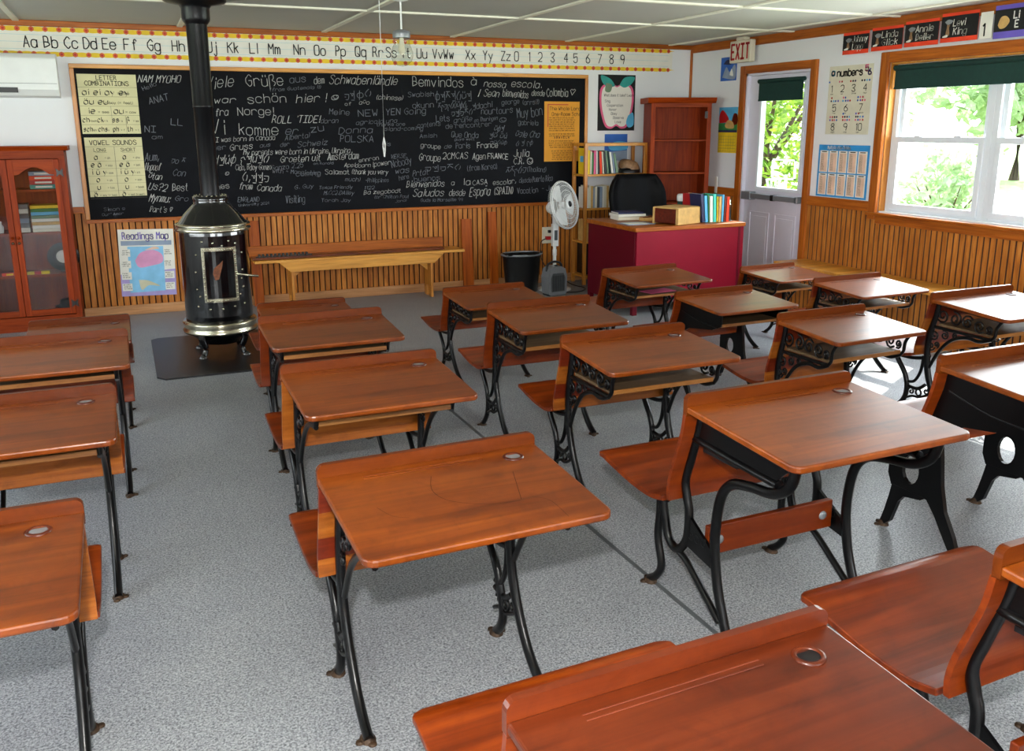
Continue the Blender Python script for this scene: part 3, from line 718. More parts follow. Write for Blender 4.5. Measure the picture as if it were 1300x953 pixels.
CHALK = [(0.203, 1.978, -0.003, 0.057, 0.343, 1, 'NAM MYOHO'), (0.24, 1.908, 0.382, 0.032, 0.125, 0.5, 'Hello'), (0.279, 1.799, 0.237, 0.052, 0.171, 0.5, 'ANAT'), (0.221, 1.571, -0.07, 0.052, 0.1, 0.5, 'NI'), (0.272, 1.512, -0.008, 0.033, 0.095, 0.5, 'am'), (0.434, 1.63, -0.124, 0.053, 0.108, 0.7, 'LL'), (0.748, 1.927, 0.097, 0.092, 0.239, 1, 'Viele'), (1.086, 1.952, 0.055, 0.093, 0.336, 1, 'Grüße'), (1.464, 1.991, 0.06, 0.061, 0.155, 0.7, 'aus'), (1.681, 1.988, 0.084, 0.062, 0.101, 1, 'dem'), (1.817, 1.99, -0.007, 0.076, 0.645, 1, 'Schwabenländle'), (1.28, 1.914, 0.072, 0.027, 0.465, 0.6, '(from Guatemala !!)'), (0.803, 1.809, 0.041, 0.053, 0.199, 1, 'war'), (1.089, 1.811, 0.046, 0.074, 0.351, 1, 'schön'), (1.509, 1.814, 0.098, 0.069, 0.229, 1, 'hier'), (1.766, 1.83, 0.008, 0.076, 0.029, 1, '!'), (1.831, 1.845, 0.095, 0.056, 0.081, 1, '*'), (1.955, 1.853, 0.009, 0.07, 0.103, 0.8, '@#'), (2.074, 1.868, 0.104, 0.063, 0.15, 0.8, '@@'), (2.245, 1.855, -0.018, 0.043, 0.266, 1, '(chinese)'), (1.953, 1.797, 0.006, 0.028, 0.066, 1, 'of'), (2.086, 1.811, 0.007, 0.035, 0.104, 1, 'a@o'), (0.802, 1.703, 0.058, 0.06, 0.12, 1, 'fra'), (0.995, 1.71, 0.002, 0.067, 0.327, 1, 'Norge!'), (1.283, 1.642, -0.001, 0.062, 0.437, 1, "ROLL 'TIDE!"), (1.72, 1.642, -0.001, 0.042, 0.167, 0.5, 'doran'), (1.803, 1.719, -0.033, 0.049, 0.197, 0.4, 'Meine'), (2.074, 1.698, 0.037, 0.057, 0.203, 0.5, 'NEW'), (2.338, 1.713, 0.039, 0.057, 0.404, 0.5, 'YEN Going'), (0.757, 1.549, -0.006, 0.121, 0.146, 1, 'Vi'), (0.996, 1.541, -0.025, 0.095, 0.356, 1, 'komme'), (1.394, 1.538, -0.006, 0.069, 0.127, 0.4, 'er'), (1.629, 1.558, 0.097, 0.063, 0.138, 0.5, 'zu'), (1.882, 1.542, 0.037, 0.057, 0.336, 0.4, 'Donna'), (2.048, 1.627, 0.052, 0.036, 0.403, 0.6, 'agricolo una'), (2.243, 1.612, 0.023, 0.029, 0.284, 0.7, 'thanks one'), (2.302, 1.569, 0.014, 0.036, 0.404, 0.6, 'island-coming'), (0.791, 1.481, 0.031, 0.04, 0.517, 1, 'I was born in Canada'), (1.391, 1.49, 0.114, 0.042, 0.23, 0.5, 'Alberta)'), (1.893, 1.471, -0.009, 0.057, 0.329, 0.6, 'POLSKA'), (0.759, 1.407, 0.094, 0.041, 0.128, 0.8, 'der'), (0.905, 1.405, 0.055, 0.054, 0.204, 1, 'Gruss'), (1.165, 1.43, 0.06, 0.034, 0.097, 0.6, 'aus'), (1.346, 1.435, 0.071, 0.035, 0.085, 0.6, 'der'), (1.5, 1.426, 0.089, 0.049, 0.283, 0.6, 'Schweiz'), (1.017, 1.363, 0.008, 0.048, 0.968, 1, 'My parents were born in Ukraine, Ukraina'), (0.75, 1.292, 0.023, 0.075, 0.511, 1, '@#@@ @#@#@'), (1.337, 1.295, 0.021, 0.056, 0.372, 1, 'Groeten uit'), (1.768, 1.309, 0.032, 0.064, 0.297, 1, 'Amsterdam'), (1.635, 1.268, 0.019, 0.021, 0.19, 0.5, 'en Ronald'), (2.063, 1.282, 0.129, 0.036, 0.2, 1, 'ennron'), (1.919, 1.241, -0.02, 0.036, 0.255, 1, 'Apeldoorn'), (2.19, 1.236, 0.139, 0.044, 0.187, 1, '!power'), (0.94, 1.233, 0.001, 0.048, 0.316, 1, 'Ciao, Bday Gonzo'), (1.256, 1.226, 0.076, 0.042, 0.292, 0.7, 'Gonzo 2.25'), (0.849, 1.194, -0.023, 0.041, 0.04, 1, '*'), (0.995, 1.142, -0.084, 0.076, 0.241, 1, '@,#@@'), (1.261, 1.205, -0.071, 0.035, 0.442, 0.7, 'with ~ Mangioning'), (1.471, 1.165, 0.038, 0.043, 0.232, 0.7, 'coming'), (1.739, 1.18, -0.023, 0.043, 0.237, 1, 'Salamat'), (1.983, 1.175, -0.023, 0.044, 0.358, 1, '(thank you very'), (1.92, 1.111, -0.026, 0.036, 0.15, 0.9, 'much)'), (2.116, 1.098, -0.026, 0.037, 0.23, 0.8, '-Philippines'), (0.398, 1.069, -0.03, 0.061, 0.136, 1, 'Best'), (0.766, 1.065, 0.14, 0.048, 0.124, 1, 'hes'), (0.955, 1.066, -0.029, 0.056, 0.123, 1, 'from'), (1.112, 1.047, -0.062, 0.056, 0.224, 1, 'Canada'), (1.45, 1.051, 0.05, 0.036, 0.181, 0.6, 'G. Guy'), (1.674, 1.045, -0.006, 0.029, 0.319, 0.5, 'Texas Friendly'), (0.409, 1.197, -0.086, 0.054, 0.11, 0.6, 'Con'), (0.406, 1.305, -0.076, 0.047, 0.116, 0.9, '@o @'), (1.715, 0.993, -0.032, 0.036, 0.29, 0.8, 'M.CC2.DAlley'), (2.095, 0.981, 0.029, 0.037, 0.372, 1, 'Ba zegobodt'), (2.193, 0.941, -0.012, 0.03, 0.343, 0.9, '(or Chilton Paul'), (2.401, 0.896, 0.092, 0.023, 0.119, 0.9, 'Jona)'), (2.098, 1.032, -0.029, 0.029, 0.107, 0.9, '1122'), (0.94, 0.954, -0.035, 0.042, 0.193, 0.7, 'ENGLAND'), (0.944, 0.912, 0.042, 0.021, 0.271, 0.6, 'University 2021'), (1.364, 0.925, 0.045, 0.064, 0.18, 0.8, 'Visiting'), (1.689, 0.928, -0.035, 0.029, 0.282, 0.4, 'Torah Jay'), (0.198, 1.322, 0.093, 0.066, 0.121, 0.9, 'Aum,'), (0.191, 1.249, -0.021, 0.06, 0.126, 1, 'Uopoof'), (0.21, 1.175, -0.084, 0.053, 0.114, 1, '@tan'), (0.202, 1.088, -0.163, 0.06, 0.153, 1, 'Us?2'), (0.199, 0.987, -0.114, 0.067, 0.172, 1, 'Mynmu:'), (0.197, 0.892, -0.039, 0.047, 0.186, 1, "Part's ^"), (0.41, 0.98, -0.035, 0.041, 0.117, 0.6, 'Gro'), (2.608, 1.981, 0.001, 0.086, 0.524, 1, 'Bemvindos'), (3.197, 1.996, 0.015, 0.073, 0.074, 1, 'à'), (3.328, 1.984, -0.017, 0.059, 0.242, 1, 'nossa'), (3.621, 1.988, -0.03, 0.067, 0.345, 1, 'escola.'), (2.558, 1.88, 0.037, 0.043, 0.267, 0.5, 'Swabish'), (2.832, 1.853, 0.028, 0.08, 0.38, 0.7, '@@@@@@@'), (3.269, 1.887, 0.01, 0.067, 0.041, 1, '/'), (3.327, 1.895, -0.035, 0.067, 0.167, 1, 'Sean'), (3.528, 1.897, -0.07, 0.067, 0.282, 1, 'bienvenidos'), (3.844, 1.908, -0.041, 0.053, 0.148, 1, 'desde'), (4.01, 1.902, -0.021, 0.076, 0.249, 1, 'Colombia'), (4.268, 1.912, 0.011, 0.07, 0.081, 1, '^'), (2.602, 1.779, 0.038, 0.051, 0.221, 0.6, 'okunn'), (2.853, 1.766, 0.077, 0.059, 0.308, 0.9, '@@@@@@@@@,'), (3.21, 1.775, 0.074, 0.052, 0.217, 0.9, '@dachi'), (3.519, 1.814, 0.084, 0.045, 0.197, 0.7, 'george'), (3.741, 1.815, 0.047, 0.046, 0.191, 0.8, '(arrsi!)'), (2.989, 1.707, 0.067, 0.052, 0.229, 0.7, '@@@@@'), (3.3, 1.723, 0.047, 0.06, 0.346, 0.8, 'nourtours'), (3.689, 1.686, 0.108, 0.091, 0.289, 0.8, 'Muy bon'), (2.835, 1.655, 0.051, 0.059, 0.145, 0.9, 'Lets'), (3.012, 1.64, 0.113, 0.045, 0.198, 0.6, 'grüße'), (3.225, 1.648, 0.09, 0.037, 0.252, 0.5, 'en Thuringen'), (3.492, 1.648, -0.001, 0.061, 0.093, 0.5, '*'), (2.643, 1.597, 0.09, 0.044, 0.24, 0.8, 'contents'), (2.93, 1.589, 0.043, 0.044, 0.487, 0.9, 'de rencontrer'), (3.697, 1.624, -0.036, 0.046, 0.227, 0.7, 'gabriela'), (3.433, 1.564, -0.004, 0.053, 0.11, 0.8, '@@#'), (2.664, 1.501, 0.033, 0.037, 0.183, 0.7, 'Amish'), (2.985, 1.506, -0.033, 0.052, 0.288, 0.9, 'Que Onda'), (3.017, 1.476, -0.008, 0.022, 0.214, 0.7, 'guys wett'), (3.381, 1.496, -0.045, 0.053, 0.204, 0.9, '@@ @@'), (3.663, 1.509, -0.064, 0.062, 0.271, 0.7, '@@le Cha'), (3.389, 1.435, -0.01, 0.038, 0.196, 0.8, '@@@@@'), (2.67, 1.413, -0.083, 0.044, 0.208, 1, 'groupe'), (2.909, 1.402, -0.012, 0.037, 0.081, 0.9, 'de'), (3.031, 1.401, -0.012, 0.053, 0.157, 0.9, 'Paris'), (3.255, 1.398, 0.022, 0.053, 0.228, 1, 'France'), (3.671, 1.417, 0.071, 0.046, 0.192, 0.8, '@ @ @@'), (2.65, 1.294, -0.084, 0.067, 0.225, 1, 'Groupe'), (2.891, 1.297, 0.012, 0.06, 0.271, 1, '2CMCAS'), (3.203, 1.292, -0.016, 0.061, 0.143, 1, 'Agen'), (3.363, 1.297, -0.05, 0.054, 0.231, 1, 'FRANCE'), (3.645, 1.308, 0.027, 0.07, 0.183, 1, 'Julia'), (3.645, 1.238, -0.018, 0.062, 0.122, 1, 'C.R.'), (3.802, 1.235, 0.178, 0.086, 0.081, 1, '*'), (2.711, 1.188, 0.018, 0.052, 0.383, 0.9, '@@@@@'), (3.143, 1.179, 0.049, 0.054, 0.329, 0.9, '(from Korea)'), (3.558, 1.139, 0.047, 0.07, 0.227, 0.9, '@@@@@'), (3.793, 1.157, -0.022, 0.047, 0.222, 0.8, '(Thailand)'), (2.381, 1.225, 0.196, 0.066, 0.209, 0.9, 'Nobody'), (2.41, 1.165, 0.126, 0.052, 0.151, 0.9, 'was'), (2.447, 1.104, 0.191, 0.045, 0.105, 0.8, 'here'), (2.582, 1.138, 0.11, 0.052, 0.169, 0.8, 'Prtat'), (2.597, 1.086, 0.057, 0.045, 0.274, 0.8, 'buenos'), (2.516, 1.035, 0.01, 0.06, 0.394, 1, 'Bienvenidos'), (2.975, 1.045, -0.028, 0.046, 0.041, 1, 'a'), (3.099, 1.042, 0.056, 0.061, 0.092, 1, 'la'), (3.199, 1.039, 0.064, 0.046, 0.169, 1, 'CASA'), (3.42, 1.033, 0.064, 0.047, 0.26, 1, 'escolar,'), (3.705, 1.048, 0.03, 0.047, 0.141, 0.9, 'desde'), (3.855, 1.052, 0.043, 0.056, 0.233, 0.8, 'Puerto Rico'), (2.577, 0.95, -0.032, 0.068, 0.323, 1, 'Saludos'), (2.949, 0.946, -0.032, 0.061, 0.174, 1, 'desde'), (3.164, 0.931, 0.036, 0.085, 0.229, 1, 'España'), (3.427, 0.938, 0.005, 0.071, 0.216, 1, '(SPAIN)'), (3.687, 0.938, 0.036, 0.055, 0.239, 0.8, 'Vacation'), (3.962, 0.962, 0.02, 0.048, 0.163, 0.7, '- Jen'), (2.655, 0.895, -0.017, 0.03, 0.442, 0.6, 'Guds la Marseille 99'), (2.327, 1.431, -0.011, 0.036, 0.054, 0.4, 'is'), (2.369, 1.313, 0.031, 0.037, 0.156, 0.6, 'VERSE'), (1.713, 0.825, -0.04, 0.007, 0.052, 0.4, ' '), (-0.164, 0.913, 0.038, 0.027, 0.174, 0.6, 'Simon *'), (-0.18, 0.874, 0.036, 0.02, 0.174, 0.7, "Our' Amor")]
yc = YB-.0262
for nm, dim in (('chalk_writing', 0), ('faint_writing', 1)):
    o = MB()
    for (x, z, ang, size, wid, bright, txt) in CHALK:
        if (bright < 1) != bool(dim): continue
        nat = pen_w(txt, size)
        nr = max(.35, min(2.2, wid/max(nat, 1e-3)))
        g_ = 1.6*nr
        pen(o, txt, size, wall_b(x, z, yc, ang), .0046 if size > .05 else .0036, 'chalk_dim' if dim else 'chalk', jit=.07, gap=g_, narrow=nr, slant=(0, .22, .1, .3)[int(x*37) % 4])
    rel(o.build(nm), cb)
# charts pinned on the board
def chart(name, label, x0, x1, z0, z1, mat, y, cat='poster', th=.002, rot=0):
    e = tag(empty(name, ((x0+x1)/2, y, (z0+z1)/2)), label, cat)
    w, h = (x1-x0)/2, (z1-z0)/2
    MB().box(-w, w, -th, 0, -h, h, mat).build('sheet', e)
    e.rotation_euler = (0, rot, 0)
    return e, w, h
yb_ = YB-.026
e, w, h = chart('letter_chart', 'cream LETTER COMBINATIONS chart at upper left of chalkboard', -.26, .19, 1.555, 2.035, 'cream', yb_)
o = MB(); yy = -.003
def line(mb, x0, z0, x1, z1, t_=.003, m='inkgrey', y=-.003): mb.quad((x0, y, z0-t_/2), (x1, y, z1-t_/2), (x1, y, z1+t_/2), (x0, y, z0+t_/2), m)
def vline(mb, x, z0, z1, t_=.003, m='inkgrey', y=-.003): mb.quad((x-t_/2, y, z0), (x+t_/2, y, z0), (x+t_/2, y, z1), (x-t_/2, y, z1), m)
def ctext(mb, txt, cx, z, size, wd, m='ink', nib=None, y=-.003, fit=None, gap=1.6):
    nr = 1.0
    if fit: nr = fit/pen_w(txt, size, gap)
    ww = pen_w(txt, size, gap*nr, nr); pen(mb, txt, size, lambda u, v: (cx-ww/2+u, y, z+v), wd, m, nib=nib, narrow=nr, gap=gap*nr)
ctext(o, 'LETTER', 0, h-.045, .034, .005, fit=.16); ctext(o, 'COMBINATIONS', 0, h-.09, .034, .005, fit=.34)
for k in range(5): line(o, -w, h-.105-k*.075, w, h-.105-k*.075, .002)
def ltext(mb, txt, x, z, size, wd, m='ink', nib=None, y=-.003, narrow=1): pen(mb, txt, size, lambda u, v: (x+u, y, z+v), wd, m, nib=nib, narrow=narrow)
ltext(o, 'ai ei ay ey', -w+.03, h-.165, .045, .009, nib=.9); ltext(o, '= kite', .07, h-.163, .022, .003, 'inkgrey')
ltext(o, 'äu eu', -w+.035, h-.24, .045, .009, nib=.9); ltext(o, '= boy (= feet)', -.03, h-.238, .02, .003, 'inkgrey')
ltext(o, 'ie', -w+.06, h-.315, .045, .009, nib=.9); ltext(o, '= see', -.09, h-.313, .02, .003, 'inkgrey'); ltext(o, 'au', .03, h-.315, .045, .009, nib=.9); ltext(o, '= cow', .12, h-.313, .02, .003, 'inkgrey')
for k, (a_, b_) in enumerate((('ch', '=loch'), ('ck', '= k'), ('ss', '= s'), ('ß', '= ss'))): ltext(o, a_, -w+.012+k*.112, h-.385, .04, .008, nib=.9, narrow=.7); ltext(o, b_, -w+.062+k*.112, h-.383, .016, .0025, 'inkgrey', narrow=.8)
for k, (a_, b_) in enumerate((('sch', '=sh'), ('chs', '=x'), ('ph', '= f'), ('th', '= t'))): ltext(o, a_, -w+.012+k*.112, h-.46, .038, .008, nib=.9, narrow=.6); ltext(o, b_, -w+.072+k*.112, h-.458, .016, .0025, 'inkgrey', narrow=.8)
vline(o, .01, h-.405, h-.255, .002); vline(o, .115, h-.48, h-.33, .002); o.build('print', e)
e, w, h = chart('vowel_chart', 'cream VOWEL SOUNDS chart at lower left of chalkboard', -.255, .19, 1.035, 1.525, 'cream', yb_)
o = MB(); ctext(o, 'VOWEL SOUNDS', 0, h-.06, .036, .005, fit=.37); line(o, -w, h-.075, w, h-.075, .002); vline(o, 0, -h, h-.075, .003)
ctext(o, 'LONG', -.11, h-.115, .026, .0035); ctext(o, 'SHORT', .11, h-.115, .026, .0035); line(o, -.15, h-.123, -.06, h-.123, .002); line(o, .06, h-.123, .16, h-.123, .002)
for k, (a_, b_, c_) in enumerate((('a', '= ah', '= aha'), ('e ä', '= say', '= set'), ('i ü y', '= see', '= sit'), ('o', '= oh', '= son'), ('u', '= too', '= book'), ('ö', '= say (= tea)', '= set (= met)'))):
    z = h-.18-k*.062
    for q, (cx, t2) in enumerate(((-.19, b_), (.03, c_))):
        ltext(o, a_, cx+(.03 if len(a_) == 1 and k < 5 else 0), z, .042, .009, nib=.9, narrow=.8); ltext(o, t2, cx+(.11 if k < 5 else .045), z+.004, .017, .0025, 'inkgrey', narrow=.7)
    line(o, -w, z-.014, w, z-.014, .0015)
o.build('print', e)
e, w, h = chart('orange_poster', 'orange paper poster of printed text at the right end of chalkboard', 3.985, 4.385, 1.255, 1.85, 'orangep', yb_)
o = MB(); line(o, -w+.035, h-.03, w-.13, h-.03, .008, 'red'); vline(o, -w+.04, h-.25, h-.026, .008, 'red')
ltext(o, 'The Whole Lord', -w+.06, h-.085, .034, .004, narrow=.85); ltext(o, 'One-Room School', -w+.085, h-.14, .034, .004, narrow=.8)
R_ = random.Random(3)
def textlines(mb, x0, x1, z1, n, dz, size=.014, m='ink', y=-.003, wd=.002):
    for k in range(n):
        x = x0+R_.uniform(0, .015); z = z1-k*dz
        while x < x1-.02:
            L = R_.uniform(.015, .05); L = min(L, x1-x)
            word = ''.join(R_.choice('aeionrstlmuc') for _ in range(max(2, int(L/size*1.4))))
            x += pen(mb, word, size, (lambda X, Z: (lambda u, v: (X+u, y, Z+v)))(x, z), wd, m, narrow=.8)+size*.5
textlines(o, -w+.05, w-.05, h-.165, 7, .021); textlines(o, -w+.05, w-.03, h-.325, 2, .02); ctext(o, 'A B B V E L N', 0, h-.365, .018, .004)
textlines(o, -w+.05, w-.04, h-.395, 4, .021); textlines(o, -w+.08, w-.03, h-.495, 5, .021)
o.build('print', e)
# alphabet frieze
al = tag(empty('alphabet_frieze', (2.3, YB, 2.28)), 'long white alphabet and number strip with yellow flower borders above the chalkboard', 'wall frieze')
rel(MB().box(-2.0, 5.50, YB-.003, YB-.0005, 2.185, 2.365, 'paper').build('strip'), al)
o = MB()
for z in (2.22, 2.275, 2.33): o.quad((-2.0, YB-.0035, z), (5.45, YB-.0035, z), (5.45, YB-.0035, z+.0025), (-2.0, YB-.0035, z+.0025), 'guide')
rel(o.build('guide_lines'), al)
for zc in (2.375, 2.185):
    o = MB(); n = 560; x0, x1 = -2.0, 5.52
    for i in range(n):
        xa = x0+(x1-x0)*i/n; xb = x0+(x1-x0)*(i+1)/n
        f_ = lambda x: .012+.007*abs(math.cos(PI*(x-x0)/.10))
        e_ = 1 if xb < 5.42 else max(.1, (5.52-xb)/.1)
        o.quad((xa, YB-.0045, zc-f_(xa)*e_), (xb, YB-.0045, zc-f_(xb)*e_), (xb, YB-.0045, zc+f_(xb)*e_), (xa, YB-.0045, zc+f_(xa)*e_), 'yellow')
    for i in range(75):
        x = x0+.05+i*.10
        if x > 5.45: break
        for r_, m_, yq in ((.021, 'flower', .0052), (.010, 'red', .0058)):
            o.add([(x+r_*math.cos(2*PI*k/8), YB-yq, zc+r_*math.sin(2*PI*k/8)) for k in range(8)], [tuple(range(8))], m_)
    rel(o.build('flower_border'), al)
ALPHA = [(-0.617, 'Aa'), (-0.47, 'Bb'), (-0.321, 'Cc'), (-0.181, 'Dd'), (-0.039, 'Ee'), (0.124, 'Ff'), (0.307, 'Gg'), (0.5, 'Hh'), (0.64, 'Ii'), (0.781, 'Jj'), (0.951, 'Kk'), (1.137, 'Ll'), (1.299, 'Mm'), (1.519, 'Nn'), (1.702, 'Oo'), (1.895, 'Pp'), (2.076, 'Qq'), (2.239, 'Rr'), (2.366, 'Ss'), (2.51, 'Tt'), (2.664, 'Uu'), (2.82, 'Vv'), (2.93, 'Ww'), (3.155, 'Xx'), (3.334, 'Yy'), (3.524, 'Zz'), (3.667, '0'), (3.812, '1'), (3.924, '2'), (4.063, '3'), (4.213, '4'), (4.32, '5'), (4.464, '6'), (4.6, '7'), (4.739, '8'), (4.869, '9')]
o = MB()
for x, txt in ALPHA: pen(o, txt, .085 if len(txt) > 1 else .085, wall_b(x, 2.235, YB-.0065), .0085, 'ink', narrow=.72, gap=1.1)
rel(o.build('lettering'), al)
# apple poster
e, w, h = chart('apple_poster', 'black poster with red-edged apple and green leaves right of chalkboard', 4.61, 5.055, 1.56, 2.125, 'ink', YB-.001)
def blob(mb, pts, m, y, n=5):
    q = [tuple(p) for p in smooth_path([(a, y, b) for a, b in pts+[pts[0]]], n)][:-1]
    mb.add(q, [tuple(range(len(q)))], m)
ap = [(0, .17), (-.10, .20), (-.19, .15), (-.205, .02), (-.18, -.12), (-.13, -.24), (-.06, -.262), (0, -.235), (.06, -.262), (.13, -.24), (.18, -.12), (.205, .02), (.19, .15), (.10, .20)]
o = MB(); blob(o, ap, 'pink', -.003); blob(o, [(a*.88, b*.92-.0) for a, b in ap], 'paper', -.0035)
blob(o, [(-.02, .17), (-.08, .24), (-.19, .275), (-.17, .20), (-.10, .155)], 'teal', -.004); blob(o, [(.03, .18), (.09, .255), (.21, .262), (.17, .19), (.09, .155)], 'teal', -.004); blob(o, [(-.13, .20), (-.06, .18), (-.08, .11), (-.14, .12)], 'sage', -.0042)
blob(o, [(.14, -.13), (.2, -.10), (.21, -.22), (.15, -.25), (.12, -.2)], 'cyan', -.0042)
o.build('apple_print', e); o = MB()
ltext(o, 'What does it take? Learn', -.15, .065, .026, .003, y=-.0045, narrow=.6)
for k, s_ in enumerate(('Sing', 'Cooperation', 'Honor', 'Obey', 'Observe', 'Love')): ltext(o, s_, -.14+k*.025, .005-k*.042, .026, .003, y=-.0045, narrow=.7)
o.build('lettering', e)
e, w, h = chart('sky_picture', 'small blue sky and water picture under the apple poster', 4.70, 4.975, 1.25, 1.525, 'blue', YB-.001)
o = MB(); blob(o, [(-.1, .02), (.0, .06), (.13, .05), (.13, -.02), (-.05, -.03)], 'cyan', -.003); o.quad((-w, -.0032, -h), (w, -.0032, -h), (w, -.0032, -.03), (-w, -.0032, -.05), 'steelblue'); o.build('picture', e)
# map poster on the wainscot
e, w, h = chart('map_poster', 'Readings Map poster in blue, pink and violet on the wainscot left of the stove', -.085, .365, .16, .745, 'paper', YB-.016, rot=.03)
o = MB(); o.quad((-w, -.003, -h), (w, -.003, -h), (w, -.003, -.06), (-w, -.003, -.10), 'lilac'); o.quad((-w+.07, -.0034, -h+.03), (w-.09, -.0034, -h+.04), (w-.09, -.0034, h-.15), (-w+.07, -.0034, h-.15), 'pastelblue')
blob(o, [(-.10, .02), (-.05, .09), (.05, .11), (.12, .07), (.12, -.0), (.02, -.03), (-.07, -.04)], 'pastelpink', -.0038); blob(o, [(-.08, -.15), (-.0, -.16), (.09, -.21), (.0, -.2), (-.06, -.24)], 'soil', -.0038); blob(o, [(-.02, .11), (.06, .14), (.1, .12)], 'peach', -.0039)
o.quad((-w+.02, -.0036, h-.14), (w-.02, -.0036, h-.14), (w-.02, -.0036, h-.10), (-w+.02, -.0036, h-.10), 'steelblue')
for s_ in (-1, 1):
    for k in range(4):
        cx = s_*(w-.05); z = .12-k*.10; o.quad((cx-.04, -.0042, z-.065), (cx+.04, -.0042, z-.065), (cx+.04, -.0042, z), (cx-.04, -.0042, z), 'paper')
o.build('map_print', e); o = MB(); ctext(o, 'Readings Map', 0, h-.085, .058, .007, 'purple', y=-.004, fit=.38)
for s_ in (-1, 1):
    for k in range(4): textlines(o, s_*(w-.05)-.035, s_*(w-.05)+.035, .105-k*.10, 3, .017, .010, 'inkgrey', -.0046)
o.build('lettering', e)
# air conditioner
ac = tag(empty('air_conditioner', (-.83, YB, 1.84)), 'white wall air conditioner cut by the left edge above the cabinet', 'air conditioner')
o = MB(); o.prism([(0, 0), (-.17, .01), (-.20, .06), (-.20, .30), (-.17, .335), (0, .34)], .86, 'white', 'x', -.42); o.build('housing', ac, .008)
MB().box(-.40, .15, -.205, -.19, .035, .075, 'black').build('air_outlet', ac); MB().box(-.42, .43, -.203, -.2, .105, .108, 'greyplastic').build('panel_seam', ac)

# leaning planks, outlet
for i, (x, wd, y0, zt, lb) in enumerate(((1.06, .09, 8.31, .78, 'orange-brown plank standing at the wainscot directly right of the stove'), (3.12, .11, 8.31, .71, 'wide reddish plank leaning on the wainscot at the right end of bench'), (3.40, .09, 8.31, .77, 'narrow plank leaning between the wide reddish plank and waste bin'))):
    p = tag(MB().box(-wd/2, wd/2, -.011, .011, 0, zt, 'plank').build('wall_plank', bevel=.003, loc=(x, y0, 0.002)), lb, 'plank', 'planks on the wainscot')
    p.rotation_euler = (-math.atan2(.055, zt), 0, .0)
ot = tag(empty('wall_outlet', (4.03, D-.014, .50)), 'cream wall outlet beside the fan with a red plug', 'outlet')
MB().box(-.06, .06, -.008, 0, -.085, .085, 'offwhite').build('cover_plate', ot, .003)
o = MB()
for z in (-.03, .04): o.box(-.018, .018, -.010, -.007, z-.016, z+.016, 'offwhite')
o.build('socket', ot)
MB().box(-.03, .03, -.05, -.009, -.045, -.01, 'red').build('red_plug', ot, .006); MB().box(.0, .03, -.04, -.009, .025, .055, 'black').build('black_plug', ot, .006)
cd = MB(); cd.tube([tuple(p) for p in smooth_path([(4.0, 8.345, .47), (3.93, 8.33, .42), (3.96, 8.30, .2), (4.15, 8.1, .03), (4.22, 7.9, .008), (4.12, 7.75, .008), (4.0, 7.72, .008), (3.93, 7.74, .008)], 6)], .005, 'black', 6)
tag(cd.build('power_cord'), 'black power cord looping on the floor beside the heater', 'cord')

# pine bench with long boards
bn = tag(empty('pine_bench', (2.0, 8.20, 0)), 'yellow pine bench against the back wall right of the stove', 'bench')
MB().box(-.99, .99, -.14, .13, .425, .45, 'pine').build('seat_board', bn, .004)
ap_ = [(-.78, .425), (-.68, .335), (.68, .335), (.78, .425)]
for y in (-.135, .10): MB().prism([(a, b) for a, b in ap_], .022, 'pine', 'y', y).build('apron', bn, .003)
for s_ in (-1, 1):
    lg = MB().box(s_*.66-.012, s_*.66+.012, -.112, .098, 0.10, .424, 'pine_z').box(s_*.66-.012, s_*.66+.012, -.112, -.04, 0, .10, 'pine_z').box(s_*.66-.012, s_*.66+.012, .03, .098, 0, .10, 'pine_z').build('leg', bn, .002)
    o = MB(); p = [(s_*.648, .335), (s_*.648, .25), (s_*.55, .335)]; o.prism(p if s_ > 0 else p[::-1], .02, 'pine', 'y', -.01); o.build('brace', bn)
for i, (y, z, h_, m, lb) in enumerate(((8.315, .451, .10, 'oaktrim', 'long oak board standing on edge at the back of the bench'), (8.17, .451, .022, 'top', 'long dark board lying flat on the bench'))):
    tag(MB().box(-1.02 if i == 0 else -1.0, .85 if i == 0 else .80, -.012 if i == 0 else -.06, .012 if i == 0 else .06, 0, h_, m).build('long_board', bevel=.003, loc=(2.0, y, z)), lb, 'board')
o = MB()
for k in range(13): o.box(-.95+k*.035, -.93+k*.035, -.015, .015, 0, .03, 'black')
o.box(-.97, -.47, .0, .004, 0, .012, 'black')
tag(o.build('number_rack', loc=(2.0, 8.12, .4735)), 'small black row of type blocks on the dark board at the left of bench', 'rack')

# waste bin, heater, fan
bi = tag(empty('waste_bin', (3.575, 8.02, 0)), 'black oval waste bin with grey rim beside the leaning planks', 'bin')
MB().lathe([(.165, 0), (.20, .37), (.205, .38), (.195, .38), (.16, .02), (0, .02)], 'black', n=32, sy=.72).build('bucket', bi)
o = MB(); o.tube([(.207*math.cos(2*PI*i/32), .207*.72*math.sin(2*PI*i/32), .375) for i in range(32)], .011, 'silver', 8, closed=True); o.build('rim', bi)
o = MB(); rr_ = random.Random(5); n = 32
vs = []
for i in range(n):
    a = 2*PI*i/n
    for r_, z in ((.19, .30), (.205, .392), (.222, .37+.03*rr_.random()), (.225, .345+.02*rr_.random())): vs.append((r_*math.cos(a), r_*.72*math.sin(a), z if z < .39 else z+.01*rr_.random()))
o.add(vs, [(i*4+q, ((i+1) % n)*4+q, ((i+1) % n)*4+q+1, i*4+q+1) for i in range(16, n) for q in range(2)], 'black', True); o.build('bin_liner', bi)
ht = tag(empty('fan_heater', (3.79, 7.72, 0)), 'small grey fan heater standing in front of the white fan', 'heater')
ht.rotation_euler = (0, 0, .12)
hp = [(-.10, .02), (-.105, .18), (-.085, .26), (-.04, .285), (.04, .285), (.085, .26), (.105, .18), (.10, .02), (.08, .005), (-.08, .005)]
MB().prism(hp, .14, 'silver', 'y', -.07).build('housing', ht, .012)
